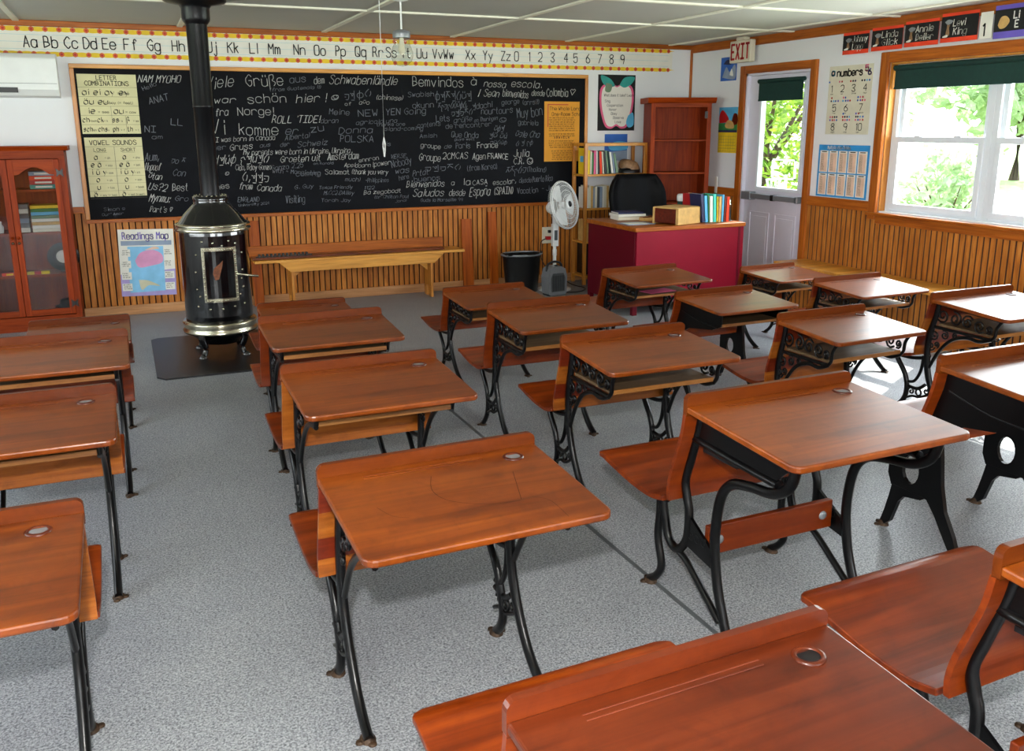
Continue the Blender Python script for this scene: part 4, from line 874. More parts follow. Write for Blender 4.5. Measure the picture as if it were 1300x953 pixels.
o = MB().prism([(-.075, .04), (-.08, .17), (-.06, .22), (.06, .22), (.08, .17), (.075, .04)], .006, 'greyplastic', 'y', -.076)
for k in range(7): o.box(-.06+k*.02-.003, -.06+k*.02+.003, -.080, -.075, .05, .20, 'darkgrey')
o.build('grille', ht)
o = MB(); o.tube([tuple(p) for p in smooth_path([(-.09, 0, .235), (-.075, 0, .30), (0, 0, .325), (.075, 0, .30), (.09, 0, .235)], 5)], .011, 'darkgrey', 8); o.build('carry_handle', ht)
MB().lathe([(.016, 0), (.014, .012)], 'darkgrey', (0, -.03, .286), 14).build('dial', ht); MB().box(-.09, .09, -.065, .065, 0, .012, 'darkgrey').build('foot', ht)
fn = tag(empty('pedestal_fan', (3.92, 7.98, 0)), 'white pedestal fan with round wire head turned aside by the chalkboard end', 'fan')
MB().lathe([(.17, 0), (.17, .012), (.13, .028), (.05, .045), (.03, .07)], 'white', n=32).build('base', fn)
MB().lathe([(.018, .05), (.018, .34), (.022, .35), (.022, .40), (.016, .41), (.016, .50)], 'white', n=16).build('pole', fn)
MB().box(-.03, .03, -.028, .022, .44, .66, 'white').box(-.018, .018, -.031, -.027, .50, .60, 'greyplastic').build('control_box', fn, .01)
MB().box(-.022, .022, -.026, .02, .64, .80, 'white').build('neck', fn, .008)
hd = empty('fan_head', (0, -.02, .83)); hd.parent = fn
nrm = Vector((.50, -.82, .22)).normalized(); hd.rotation_euler = nrm.to_track_quat('Z', 'Y').to_euler()
FR = .235
o = MB()
for z, r_ in ((.10, FR), (.115, FR*.98)): o.tube([(r_*math.cos(2*PI*i/40), r_*math.sin(2*PI*i/40), z) for i in range(40)], .006, 'white', 6, closed=True)
for k in range(1, 5):
    r_ = FR*k/5; o.tube([(r_*math.cos(2*PI*i/32), r_*math.sin(2*PI*i/32), .115+.045*(1-(k/5)**2)) for i in range(32)], .0025, 'white', 5, closed=True)
for i in range(60):
    a = 2*PI*i/60; c, s_ = math.cos(a), math.sin(a)
    o.tube([(c*r_, s_*r_, .115+.045*(1-(r_/FR)**2)) for r_ in (.045, .10, .17, FR)], .0016, 'white', 4, cap=False)
    o.tube([(c*r_, s_*r_, z) for r_, z in ((FR, .10), (.21, .05), (.13, .02), (.06, .01))], .0016, 'white', 4, cap=False)
o.build('wire_guard', hd)
MB().lathe([(.05, .158), (.045, .166), (0, .168)], 'white', n=20).lathe([(.03, .167), (.028, .171), (0, .172)], 'black', n=20).build('badge', hd)
o = MB()
for k in range(3):
    a0 = 2*PI*k/3; vs = []
    for i in range(8):
        t_ = i/7; r_ = .03+.17*t_
        for j in range(5):
            a = a0+(j/4-.5)*(1.5-.35*t_); vs.append((r_*math.cos(a), r_*math.sin(a), .085+.02*(j/4-.5)))
    o.add(vs, [(i*5+j, i*5+j+1, i*5+j+6, i*5+j+5) for i in range(7) for j in range(4)], 'white', True)
o.lathe([(.035, .05), (.035, .10), (.02, .115), (0, .118)], 'white', n=18); o.build('blade', hd)
MB().lathe([(0, -.10), (.04, -.095), (.062, -.06), (.065, .0), (.05, .012)], 'white', n=24).build('motor_housing', hd)

# ------------------------------------------------------------------ glazed cabinet at left
def upright_cab(): pass
cx0, cx1, cy0, cy1 = -1.22, -.40, 8.0, 8.37
cab = tag(empty('glazed_cabinet', ((cx0+cx1)/2, cy0, 0)), 'cherry wood cabinet with two arched glass doors at the left edge', 'cabinet')
o = MB(); 
o.box(cx0, cx0+.02, cy0+.02, cy1, 0, 1.44, 'cherry').box(cx1-.02, cx1, cy0+.02, cy1, 0, 1.44, 'cherry').box(cx0, cx1, cy1-.012, cy1, 0, 1.44, 'cherry').box(cx0, cx1, cy0+.02, cy1, 1.42, 1.44, 'cherry_x').box(cx0, cx1, cy0+.02, cy1, .09, .11, 'cherry_x')
o.box(cx0, cx1, cy0, cy0+.02, 0, .115, 'cherry_x').box(cx0, cx1, cy0, cy0+.02, 1.37, 1.44, 'cherry_x').box(cx0, cx0+.045, cy0, cy0+.02, .115, 1.37, 'cherry').box(cx1-.045, cx1, cy0, cy0+.02, .115, 1.37, 'cherry')
rel(o.build('carcass'), cab)
rel(MB().prism([(cy0-.03, 1.465), (cy0+.0, 1.43), (cy1, 1.43), (cy1, 1.465)], cx1-cx0+.06, 'cherry_x', 'x', cx0-.03).build('cornice', bevel=.004), cab)
SH = (1.13, .79, .45)
for z in SH: rel(MB().box(cx0+.021, cx1-.021, cy0+.03, cy1-.013, z-.02, z, 'cherry_x').build('shelf'), cab)
mid = (cx0+cx1)/2
for (a, c, s_) in ((cx0+.045, mid-.002, -1), (mid+.002, cx1-.045, 1)):
    o = MB(); t0, t1 = cy0-.018, cy0-.0005; z0, z1 = .125, 1.365; q = .042
    o.box(a, a+q, t0, t1, z0, z1, 'cherry').box(c-q, c, t0, t1, z0, z1, 'cherry').box(a+q, c-q, t0, t1, z0, z0+.05, 'cherry_x')
    n = 12; L = a+q; Rr = c-q
    arch = [(L, z1-.12)]+[(L+(Rr-L)*(.12+.76*i/n), z1-.115+.055*math.sin(PI*i/n)) for i in range(n+1)]+[(Rr, z1-.12)]
    for (p, r_) in zip(arch[:-1], arch[1:]): o.prism([p, r_, (r_[0], z1), (p[0], z1)], t1-t0, 'cherry_x', 'y', t0)
    d_ = rel(o.build('door', bevel=.002), cab)
    g_ = MB().box(L-.003, Rr+.003, cy0-.010, cy0-.007, z0+.05, z1-.06, 'cabglass').build('pane', d_)
    kx = c-.02 if s_ < 0 else a+.02
    o = MB(); o.T = Matrix.Translation((kx, t0, .76)) @ Matrix.Rotation(PI/2, 4, 'X'); o.lathe([(.006, 0), (.006, .01), (.013, .018), (0, .026)], 'cherry', n=12)
    o.T = Matrix.Translation((kx, t0, .72)) @ Matrix.Rotation(PI/2, 4, 'X'); o.lathe([(.006, 0), (.006, .01), (.012, .018), (0, .024)], 'chrome', n=12)
    kn = o.build('door_knob', d_)
    hx = c+.0 if s_ > 0 else a
    hg = MB()
    for hz in (1.26, .21):
        for q_ in (-1, 1): hg.prism([(hx, hz-.012), (hx+q_*.028, hz-.035), (hx+q_*.022, hz), (hx+q_*.028, hz+.035), (hx, hz+.012)][::q_], .004, 'black', 'y', t0-.004)
    hg.build('hinge', d_)
BOOKC = {'teal': 'teal', 'red': 'red', 'grey': 'greyplastic', 'blue': 'steelblue', 'yellow': 'yellow', 'green': 'greenp', 'cream': 'offwhite', 'white': 'paper', 'black': 'black', 'orange': 'redorange', 'navy': 'navy', 'aqua': 'aqua', 'sage': 'sage', 'pink': 'pink', 'tan': 'tan', 'light blue': 'cyan', 'brown': 'slat_b', 'dark green': 'green'}
def book(col, w_, d_, t_, loc, rot=(0, 0, 0), label='', group=None, title=False, flat=True):
    """flat: lies with spine towards -Y; else stands, spine towards -Y"""
    m = BOOKC[col]; e = empty('book', loc); e.rotation_euler = rot; tag(e, label, 'book', group)
    c = .002
    if flat:
        MB().box(-w_/2, w_/2, 0, d_, 0, c, m).box(-w_/2, w_/2, 0, d_, t_-c, t_, m).box(-w_/2, w_/2, 0, c, 0, t_, m).build('cover', e)
        MB().box(-w_/2+.003, w_/2-.003, c, d_-.004, c, t_-c, 'paper').build('pages', e)
        if title: MB().box(-w_*.3, w_*.3, -.0012, 0.0, t_*.3, t_*.7, 'paper').build('spine_title', e)
    else:
        MB().box(0, c, 0, d_, 0, w_, m).box(t_-c, t_, 0, d_, 0, w_, m).box(0, t_, 0, c, 0, w_, m).build('cover', e)
        MB().box(c, t_-c, c, d_-.004, .003, w_-.004, 'paper').build('pages', e)
        if title: MB().box(t_*.25, t_*.75, -.0012, 0.0, w_*.25, w_*.75, 'paper').build('spine_title', e)
    return e
ordn = ['bottom', 'second', 'third', 'fourth', 'fifth', 'sixth', 'seventh', 'eighth']
z = 1.13
for i, col in enumerate(('teal', 'red', 'orange', 'blue')):
    book(col, .20, .14, .034, (-.575, cy0+.09, z), (0, 0, (.03, -.02, .04, 0)[i]), '%s book, %s of the four lying on the cabinet top shelf' % (col, ('bottom', 'second up', 'third up', 'topmost')[i]), 'books on the cabinet top shelf', True); z += .0345
z = .79
for i, col in enumerate(('white', 'grey', 'blue', 'grey', 'white', 'grey')):
    book(col, .07, .16, .037, (-.745, cy0+.085, z), (0, 0, 0), 'small %s book, %s from the bottom of the narrow stack in the cabinet' % (col, ordn[i] if i else 'first'), 'narrow book stack in the cabinet'); z += .0375
z = .79
for i, col in enumerate(('cream', 'white', 'tan', 'white', 'sage', 'light blue', 'green', 'yellow')):
    t_ = .026; book(col, .235, .17, t_, (-.575, cy0+.08, z), (0, 0, (.02, -.01, 0, .03, 0, -.02, .01, 0)[i]), 'thin %s book, %s from the bottom of the wide stack in the cabinet' % (col, ordn[i] if i else 'first'), 'wide book stack in the cabinet'); z += t_+.0005
pl = tag(empty('decorated_plate', (-.50, cy0+.16, .4505)), 'black and white round plate standing in the cabinet', 'plate')
o = MB(); o.T = Matrix.Translation((0, .02, .125)) @ Matrix.Rotation(PI/2+.15, 4, 'X') @ Matrix.Rotation(.0, 4, 'Y')
o.lathe([(0, 0), (.07, .002), (.075, .012), (.12, .02), (.12, .024), (.07, .016), (0, .010)], 'black', n=32); o.lathe([(0, .018), (.055, .018)], 'paper', n=20, closed=True); o.build('dish', pl)
MB().box(-.03, .03, -.02, .05, 0, .01, 'black').build('plate_stand', pl)
cr_ = MB().box(-.09, .09, -.02, .02, 0, .022, 'yellow').box(-.02, .03, -.021, .021, .0, .023, 'red')
tag(cr_.build('pencil_box', loc=(-.70, cy0+.09, .4505)), 'yellow and red flat pencil box in the cabinet beside the plate', 'box')
cr2 = MB().box(-.05, .05, -.02, .02, 0, .022, 'redorange').box(-.02, .03, -.021, .021, .005, .018, 'yellow')
tag(cr2.build('pencil_box', loc=(-.90, cy0+.09, .4505)), 'orange and yellow pencil box behind the left glass door', 'box')
hb = tag(empty('hat', (-.505, cy0+.16, .111)), 'black straw hat on a small box at the cabinet bottom', 'hat')
MB().lathe([(.0, .115), (.045, .11), (.06, .10), (.065, .06), (.10, .055), (.10, .052), (.06, .05)], 'black', n=28).build('crown', hb)
tb = tag(empty('label_box', (-.505, cy0+.16, .111)), 'small black and white box under the black hat in the cabinet', 'box')
MB().box(-.065, .065, -.06, .06, 0, .048, 'black').build('carton', tb); MB().box(-.05, .05, -.0612, -.06, .018, .036, 'paper').box(-.065, -.03, -.0614, -.06, 0, .03, 'yellow').build('carton_print', tb)
jg = MB().lathe([(.03, 0), (.032, .05), (.02, .07), (.022, .09)], 'white', n=16)
tag(jg.build('small_jug', loc=(-.93, cy0+.12, .7905)), 'small pale jug behind the left glass door at mid height', 'jug')

# ------------------------------------------------------------------ open shelf
bs = tag(empty('open_bookshelf', (4.72, 8.22, 0)), 'open pine bookshelf of bare posts behind the teacher chair', 'bookshelf')
sx0, sx1, sy0, sy1 = 4.29, 5.02, 8.06, 8.34
for x in (sx0, sx1-.035):
    for y in (sy0, sy1-.03): rel(MB().box(x, x+.035, y, y+.03, 0, 1.43, 'pine_z').build('post', bevel=.003), bs)
shz = (1.43, 1.13, .79, .45, .1)
for z in shz: rel(MB().box(sx0+(0 if z > 1.4 else .002), sx1-(0 if z > 1.4 else .002), sy0+.002, sy1-.002, z-.02, z+(.0 if z < 1.4 else .01), 'pine').build('shelf', bevel=.002), bs)
x = sx0+.04
tops = [('yellow', .035, .24), ('cream', .02, .23), ('green', .018, .215), ('pink', .026, .235), ('white', .016, .23), ('black', .016, .23), ('orange', .026, .225), ('cream', .018, .22), ('black', .022, .225), ('sage', .022, .23), ('dark green', .02, .225), ('white', .024, .215), ('steel', .018, .21), ('sage', .026, .20)]
ordi = ['first', 'second', 'third', 'fourth', 'fifth', 'sixth', 'seventh', 'eighth', 'ninth', 'tenth', 'eleventh', 'twelfth', 'thirteenth', 'fourteenth', 'fifteenth']
for i, (col, t_, hh) in enumerate(tops):
    lean = 0 if i < 4 else -.035*(i-3)*.6
    lean = max(lean, -.2); cn = 'blue' if col == 'steel' else col
    if i >= 4: x += hh*0.018
    book(cn, hh, .17, t_, (x, sy0+.03, 1.131+(t_*math.sin(-lean) if lean else 0)), (0, -lean*-1 if lean else 0, 0), '%s upright book, %s from the left on the bookshelf upper row' % (cn, ordi[i]), 'upright books on the upper bookshelf row', False, False)
    x += t_+.0015
x = sx0+.04
for i, (col, t_, hh) in enumerate((('white', .022, .21), ('cream', .028, .225), ('tan', .024, .22), ('blue', .02, .20), ('cream', .026, .215), ('grey', .028, .205), ('steel', .03, .21), ('white', .022, .215), ('cream', .026, .22), ('tan', .024, .22), ('white', .024, .225), ('cream', .03, .215))):
    cn = 'blue' if col == 'steel' else col
    book(cn, hh, .17, t_, (x, sy0+.03, .791), (0, 0, 0), '%s upright book, %s from the left on the bookshelf second row' % (cn, ordi[i]), 'upright books on the second bookshelf row', False, False); x += t_+.001
x = sx0+.04
for i, (col, t_) in enumerate((('tan', .03), ('red', .025), ('brown', .03), ('cream', .02), ('navy', .03), ('tan', .03))):
    book(col, .22, .17, t_, (x, sy0+.03, .451), (0, 0, 0), '%s upright book, %s from the left on the low bookshelf row' % (col, ordi[i]), 'upright books on the low bookshelf row', False, False); x += t_+.001
tag(MB().box(0, .004, 0, .15, 0, .26, 'yellow').box(-.001, 0, .04, .11, .12, .18, 'cyan').build('folder', loc=(sx0+.036, sy0+.06, 1.131)), 'yellow folder with round print at the left end of bookshelf', 'folder')
tag(MB().box(-.005, .03, 0, .2, 0, .35, 'black').build('black_binder', loc=(sx0+.06, sy0+.05, .101), bevel=.004), 'black binder standing at the bottom of the open bookshelf', 'binder')
cp = tag(empty('flat_cap', (4.885, sy0+.13, 1.131)), 'brown striped flat cap with black brim at the right of bookshelf', 'cap')
o = MB(); n = 20; vs = []
for i in range(7):
    t_ = i/6
    for j in range(n):
        a = 2*PI*j/n; r_ = .115*math.cos(t_*PI/2)**.6 if i < 6 else .004
        vs.append((r_*math.cos(a)*1.05, r_*.8*math.sin(a), .035+.10*math.sin(t_*PI/2)+.012*math.sin(5*a)*(1-t_)-.22*r_*math.cos(a)))
o.add(vs, [(i*n+j, i*n+(j+1) % n, (i+1)*n+(j+1) % n, (i+1)*n+j) for i in range(6) for j in range(n)], 'brown', True)
for k in range(6): o.tube([(-.08+k*.03, -.075+abs(k-3)*.006, .05+.01), (-.085+k*.03, -.05, .10), (-.08+k*.028, 0, .135-abs(k-2)*.006)], .004, 'tan', 5)
o.build('crown', cp); MB().lathe([(.115, .0), (.118, .035), (.10, .04)], 'black', n=24, sy=.8).build('brim', cp)
# tall open cabinet in the corner
k0, k1, q0, q1 = -.31, .31, 0.0, .36
cc = tag(empty('corner_cabinet', (5.285, 7.87, 0)), 'tall open cherry cabinet with two shelves in the far right corner', 'cabinet')
cc.rotation_euler = (0, 0, -.35)
o = MB().box(k0, k0+.02, q0, q1, 0, 1.84, 'cherry').box(k1-.02, k1, q0, q1, 0, 1.84, 'cherry').box(k0, k1, q1-.015, q1, 0, 1.84, 'cherry').box(k0, k1, q0, q1, 1.82, 1.84, 'cherry_x')
o.box(k0, k0+.045, q0-.018, q0, 0, 1.84, 'cherry').box(k1-.045, k1, q0-.018, q0, 0, 1.84, 'cherry').box(k0+.045, k1-.045, q0-.018, q0, 1.79, 1.84, 'cherry_x').box(k0, k1, q0, q1, .08, .10, 'cherry_x')
o.build('carcass', cc, .002)
MB().prism([(q0-.06, 1.885), (q0-.045, 1.86), (q0-.02, 1.83), (q1, 1.83), (q1, 1.885)], k1-k0+.08, 'cherry_x', 'x', k0-.04).build('cornice', cc, .003)
for z in (1.47, 1.14, .83, .45): MB().box(k0+.021, k1-.021, q0+.01, q1-.016, z-.018, z, 'cherry_x').build('shelf', cc, .002)
MB().box(k1-.07, k1-.04, q0-.024, q0-.018, 1.68, 1.75, 'black').build('hinge', cc)
gp = tag(MB().box(0, .008, 0, .035, 0, 1.08, 'greenp').box(-.0005, .0085, -.0005, .0355, .92, 1.085, 'paper').build('green_pole', loc=(5.715, 7.80, .002)), 'narrow green and white strip standing beside the corner cabinet', 'strip')

# ------------------------------------------------------------------ teacher desk and its load
tx0, tx1, ty0, ty1, tz = 3.96, 5.08, 6.50, 7.37, .765
td = tag(empty('teacher_desk', (4.5, 6.95, 0)), 'dark red painted teacher desk with wooden top before the corner cabinet', 'desk')
rel(MB().box(tx0-.01, tx1+.01, ty0-.012, ty1, tz-.035, tz, 'oaktrim').build('desk_top', bevel=.004), td)
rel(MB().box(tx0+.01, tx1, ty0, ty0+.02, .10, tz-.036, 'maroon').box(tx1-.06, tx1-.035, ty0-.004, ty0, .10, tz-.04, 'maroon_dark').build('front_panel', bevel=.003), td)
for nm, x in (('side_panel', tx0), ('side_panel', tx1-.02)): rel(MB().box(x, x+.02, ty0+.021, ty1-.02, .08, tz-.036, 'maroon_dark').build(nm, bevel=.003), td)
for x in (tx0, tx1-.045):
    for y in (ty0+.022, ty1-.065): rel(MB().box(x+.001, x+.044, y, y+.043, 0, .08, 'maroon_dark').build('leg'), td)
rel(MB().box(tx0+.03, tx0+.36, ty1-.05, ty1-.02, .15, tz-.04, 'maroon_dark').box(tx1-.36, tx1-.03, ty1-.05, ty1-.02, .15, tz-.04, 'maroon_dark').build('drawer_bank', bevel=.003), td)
zt_ = tz+.001
for i, (col, lb) in enumerate((('cream', 'thick pale book at the bottom of the desk corner stack'), ('white', 'white book in the middle of the desk corner stack'), ('navy', 'thin dark blue book on top of the desk corner stack'))):
    book(col, (.30, .28, .25)[i], .20, (.03, .022, .014)[i], (4.28, 7.08+.02*i, zt_), (0, 0, (-.12, -.05, -.16)[i]), lb, 'book stack on the teacher desk corner'); zt_ += (.0305, .0225, .0145)[i]
tag(MB().box(-.14, .14, -.10, .10, 0, .003, 'steelblue').box(-.11, .09, -.07, .07, .003, .0045, 'paper').build('papers', loc=(4.14, 6.80, tz+.001)), 'grey and white papers lying on the left of the teacher desk', 'papers')
tag(MB().box(-.07, .07, -.035, .035, 0, .03, 'tan').box(-.066, .066, -.031, .031, .03, .034, 'slat_a').build('chalk_box', loc=(4.37, 6.98, tz+.001), bevel=.003), 'small tan wooden box on teacher desk behind the big wooden box', 'box')
wb = tag(empty('wooden_box', (4.50, 6.68, tz+.001)), 'chunky wooden box with pale rough end and red-brown side on the teacher desk', 'box')
wb.rotation_euler = (0, 0, .35)
MB().box(-.16, .16, -.09, .14, .01, .135, 'slat_b').box(-.165, .165, -.12, -.09, 0, .145, 'tan').box(-.165, .165, .14, .16, 0, .145, 'tan').build('box_body', wb, .004)
MB().box(-.16, .16, -.10, .15, .135, .148, 'tan').build('lid', wb, .003)
cu = tag(empty('travel_mug', (4.79, 7.06, tz+.001)), 'dark green travel mug with rounded white lid behind the wooden box', 'mug')
MB().lathe([(.036, 0), (.042, .15), (.042, .16)], 'green', n=24).build('cup_body', cu); MB().lathe([(.046, .158), (.05, .17), (.05, .205), (.042, .222), (0, .226)], 'white', n=24).build('lid', cu)
x = 4.76
uprs = [('red', .035, .235, -.02), ('tan', .045, .23, -.12), ('navy', .03, .25, -.12), ('light blue', .03, .235, -.10), ('green', .012, .245, -.08), ('white', .032, .23, -.06), ('aqua', .032, .245, -.05), ('yellow', .014, .225, -.02), ('tan', .03, .225, 0), ('light blue', .022, .24, 0), ('brown', .022, .225, 0), ('orange', .03, .22, 0)]
for i, (col, t_, hh, ln) in enumerate(uprs):
    book(col, hh, .17, t_, (x, 6.60 if i > 1 else 6.83, tz+.001+t_*math.sin(abs(ln))), (0, ln, 0), '%s book, %s from the left in the upright row on the teacher desk' % (col, ordi[i]), 'upright books on the teacher desk', False, False); x += t_+.0035
    if i == 1: x = 4.70
rb = tag(empty('bookend', (min(x+.003, 5.03), 6.62, tz+.001)), 'dark metal bookend with white ornament at the right end of the desk books', 'bookend')
MB().box(0, .012, 0, .13, 0, .19, 'black').box(-.0, .06, 0, .13, 0, .006, 'black').build('bookend_plate', rb, .002); MB().lathe([(0, .0), (.016, .01), (.018, .03), (.010, .05), (.013, .065), (0, .08)], 'chrome', (.03, .03, .12), 14).lathe([(.02, 0), (.012, .10), (.012, .12)], 'black', (.03, .03, .006), 12).build('figurine', rb)
# office chair
oc = tag(empty('office_chair', (4.75, 7.74, 0)), 'black padded office chair behind the red teacher desk', 'chair')
n, k = 14, 10; o = MB(); vs = []
for i in range(k+1):
    v = i/k; z = .55+.585*v
    hw = .325*(1-.06*(1-v))*(1-max(0, (v-.62)/.38)**2.0*.34)
    for j in range(n+1):
        u = j/n*2-1; vs.append((hw*u, .10*u*u*-.9+.03+.12*v-.02*math.cos(u*PI*1.5), z))
m_ = len(vs); vs += [(a, b+.06, c) for a, b, c in vs]
fs = []
for i in range(k):
    for j in range(n):
        p = i*(n+1)+j; fs += [(p, p+1, p+n+2, p+n+1), (m_+p, m_+p+n+1, m_+p+n+2, m_+p+1)]
for i in range(k):
    for j in (0, n): p = i*(n+1)+j; fs.append((p, p+n+1, m_+p+n+1, m_+p) if j == 0 else (p, m_+p, m_+p+n+1, p+n+1))
for j in range(n): fs.append((k*(n+1)+j, k*(n+1)+j+1, m_+k*(n+1)+j+1, m_+k*(n+1)+j)); fs.append((j, m_+j, m_+j+1, j+1))
o.add(vs, fs, 'leather', True); o.build('backrest', oc)
MB().box(-.27, .27, -.31, .10, .44, .55, 'leather').build('seat', oc, .04)
for s_ in (-1, 1):
    o = MB(); o.tube([tuple(p) for p in smooth_path([(s_*.29, .06, .47), (s_*.34, .03, .60), (s_*.35, -.05, .70), (s_*.35, -.20, .74), (s_*.35, -.30, .71), (s_*.34, -.33, .60), (s_*.28, -.25, .47)], 5)], .028, 'leather', 10); o.build('armrest', oc)
MB().lathe([(.03, .12), (.03, .44)], 'black', n=14).build('gas_column', oc)
o = MB()
for i in range(5):
    a = 2*PI*i/5; c, s_ = math.cos(a), math.sin(a); o.tube([(0, 0, .14), (c*.15, s_*.15, .12), (c*.27, s_*.27, .075)], .02, 'black', 8); o.lathe([(0, .0), (.02, .002), (.028, .028), (.02, .054), (0, .056)], 'black', (c*.28, s_*.28, 0), 12)
o.build('star_base', oc)

# ------------------------------------------------------------------ pendant lamp with cord
PX, PY = 1.80, 6.0
pn = tag(empty('jar_lamp', (PX, PY, H)), 'hanging ceiling lamp with round clear glass globe on a white rod', 'lamp')
MB().lathe([(.055, 0), (.05, -.025), (.012, -.035)][::-1], 'white', n=20).build('ceiling_rose', pn)
MB().lathe([(.0065, -.22), (.0065, -.02)], 'white', n=10).build('rod', pn)
MB().lathe([(.058, -.262), (.060, -.24), (.058, -.222), (.03, -.21), (0, -.208)], 'silver', n=24).build('socket_cap', pn)
MB().lathe([(.052, -.258), (.052, -.30), (.062, -.32), (.074, -.348), (.076, -.375), (.064, -.41), (.035, -.436), (0, -.444)], 'jarglass', n=28).build('glass_globe', pn)
MB().lathe([(.014, -.25), (.014, -.28), (.022, -.32), (.024, -.34), (.016, -.365), (0, -.37)], 'offwhite', n=18).build('bulb', pn)
pc = tag(empty('pull_cord', (1.655, 6.0, H)), 'thin white pull cord with frayed end hanging left of the globe lamp', 'cord')
MB().tube([(0, 0, 0), (.002, 0, -.4), (.001, 0, -.90)], .0022, 'white', 6).build('cord_line', pc)
o = MB()
for i in range(7):
    a = 2*PI*i/7; o.tube([tuple(p) for p in smooth_path([(0, 0, -.90), (.010*math.cos(a), .010*math.sin(a), -.95), (.008*math.cos(a+.5), .008*math.sin(a+.5), -.99), (.003*math.cos(a), .003*math.sin(a), -1.035)], 3)], .0016, 'white', 5)
o.build('tassel', pc)

# ------------------------------------------------------------------ right wall pieces
ex = tag(empty('exit_sign', (5.62, 7.36, H)), 'white EXIT sign with red letters hanging at the ceiling over the door', 'sign')
ex.rotation_euler = (0, 0, .0)
MB().box(-.03, .03, -.16, .16, -.235, -.03, 'offwhite').build('housing', ex, .008); MB().box(-.035, .035, -.06, .06, -.03, 0, 'offwhite').build('ceiling_mount', ex, .004)
o = MB(); pen(o, 'EXIT', .135, lambda u, v: (-.0312, .13-u, -.20+v), .022, 'red', narrow=.52, gap=1.2); o.build('lettering', ex)
ex.location = (5.66, 7.42, H)
def rchart(name, label, y1, y0, z0, z1, mat, cat='poster', xx=None):
    xx = W-.001 if xx is None else xx
    e = tag(empty(name, (xx, (y0+y1)/2, (z0+z1)/2)), label, cat); w, h = (y1-y0)/2, (z1-z0)/2
    MB().box(-.002, 0, -w, w, -h, h, mat).build('sheet', e); return e, w, h
# helpers drawing on right-wall sheets: local u runs right (towards -Y)
def rq(mb, u0, u1, v0, v1, m, d=.003): mb.quad((-d, -u0, v0), (-d, -u1, v0), (-d, -u1, v1), (-d, -u0, v1), m)
def rblob(mb, pts, m, d=.003, n=4):
    q = [tuple(p) for p in smooth_path([(-d, -a, b) for a, b in pts+[pts[0]]], n)][:-1]; mb.add(q, [tuple(range(len(q)))], m)
def rt(mb, txt, u, v, size, wd, m='ink', d=.004, narrow=1, slant=0): pen(mb, txt, size, lambda a, b: (-d, -(u+a), v+b), wd, m, narrow=narrow, gap=1.6*narrow, slant=slant)
e, w, h = rchart('blue_picture', 'small blue nature picture high on the wall left of the EXIT sign', 7.87, 7.61, 2.05, 2.28, 'blue')
o = MB(); rblob(o, [(-.1, -.08), (-.04, .02), (.02, -.03), (.1, .04), (.11, -.1)], 'steelblue'); rblob(o, [(-.09, .05), (-.03, .09), (.06, .07), (.02, .04)], 'navy'); rblob(o, [(.02, -.06), (.05, .0), (.08, -.07)], 'paper', .0035); o.build('picture', e)
e, w, h = rchart('wall_calendar', 'wall calendar with red barn picture above a yellow date grid', 7.86, 7.55, 1.335, 1.79, 'yellow')
o = MB(); rq(o, -w, w, -.02, h, 'cyan'); rq(o, -w, w, -.02, .07, 'greenp', .0035); rblob(o, [(-w+.01, .07), (-w+.01, .15), (-w+.06, .20), (-.0, .13), (-.0, .08)], 'red', .004); rblob(o, [(.05, .05), (.09, .16), (.15, .15), (.15, .06)], 'slat_b', .004); rblob(o, [(-.05, .05), (.0, .10), (.08, .08), (.1, .02), (-.02, .02)], 'tan', .0042); rq(o, -w, w, -.022, .0, 'navy', .0044); o.build('picture', e)
o = MB()
for k in range(8): rq(o, -w+.015+k*(2*w-.03)/7-.001, -w+.015+k*(2*w-.03)/7+.001, -h+.015, -.05, 'inkgrey')
for k in range(6): rq(o, -w+.015, w-.015, -h+.015+k*.03-.001, -h+.015+k*.03+.001, 'inkgrey')
o.build('date_grid', e)
# numbers poster
e, w, h = rchart('numbers_poster', 'cream numbers counting poster with digits 1 to 10 between door and window', 6.30, 5.80, 1.53, 2.10, 'cream')
for ch_ in e.children: ch_.data.materials[0] = M['offwhite']
o = MB()
rt(o, 'numbers', -.155, h-.085, .056, .0115, 'ink', .0032, .82)
rt(o, 'a', -.22, h-.075, .05, .014, 'cyan', .0035); rt(o, '5', .165, h-.055, .045, .012, 'pink', .0035); rt(o, '6', .20, h-.085, .045, .012, 'purple', .0035)
cell = [(-.20, .10), (-.08, .10), (.05, .10), (.18, .10), (-.16, -.06), (-.02, -.06), (.15, -.06), (-.16, -.22), (-.01, -.22), (.14, -.22)]
cols_ = ['blue', 'pink', 'red', 'ink', 'navy', 'cyan', 'blue', 'purple', 'red', 'pink']; R2 = random.Random(11)
for i, (u, v) in enumerate(cell):
    rt(o, str(i+1), u-.02-(.015 if i == 9 else 0), v-.03, .055, .006); textw = ['one', 'two', 'three', 'four', 'five', 'six', 'seven', 'eight', 'nine', 'ten'][i]
    rt(o, textw, u-.02, v-.052, .012, .002, 'inkgrey')
    for q in range(i+1):
        a = (q % 4)*.026-.04+R2.uniform(-.003, .003); b_ = v+.055+(q//4)*.026
        rblob(o, [(u+a+.009*math.cos(2*PI*s/6), b_+.009*math.sin(2*PI*s/6)) for s in range(6)], cols_[(i+q) % 10], .0036, 2)
o.build('print', e)
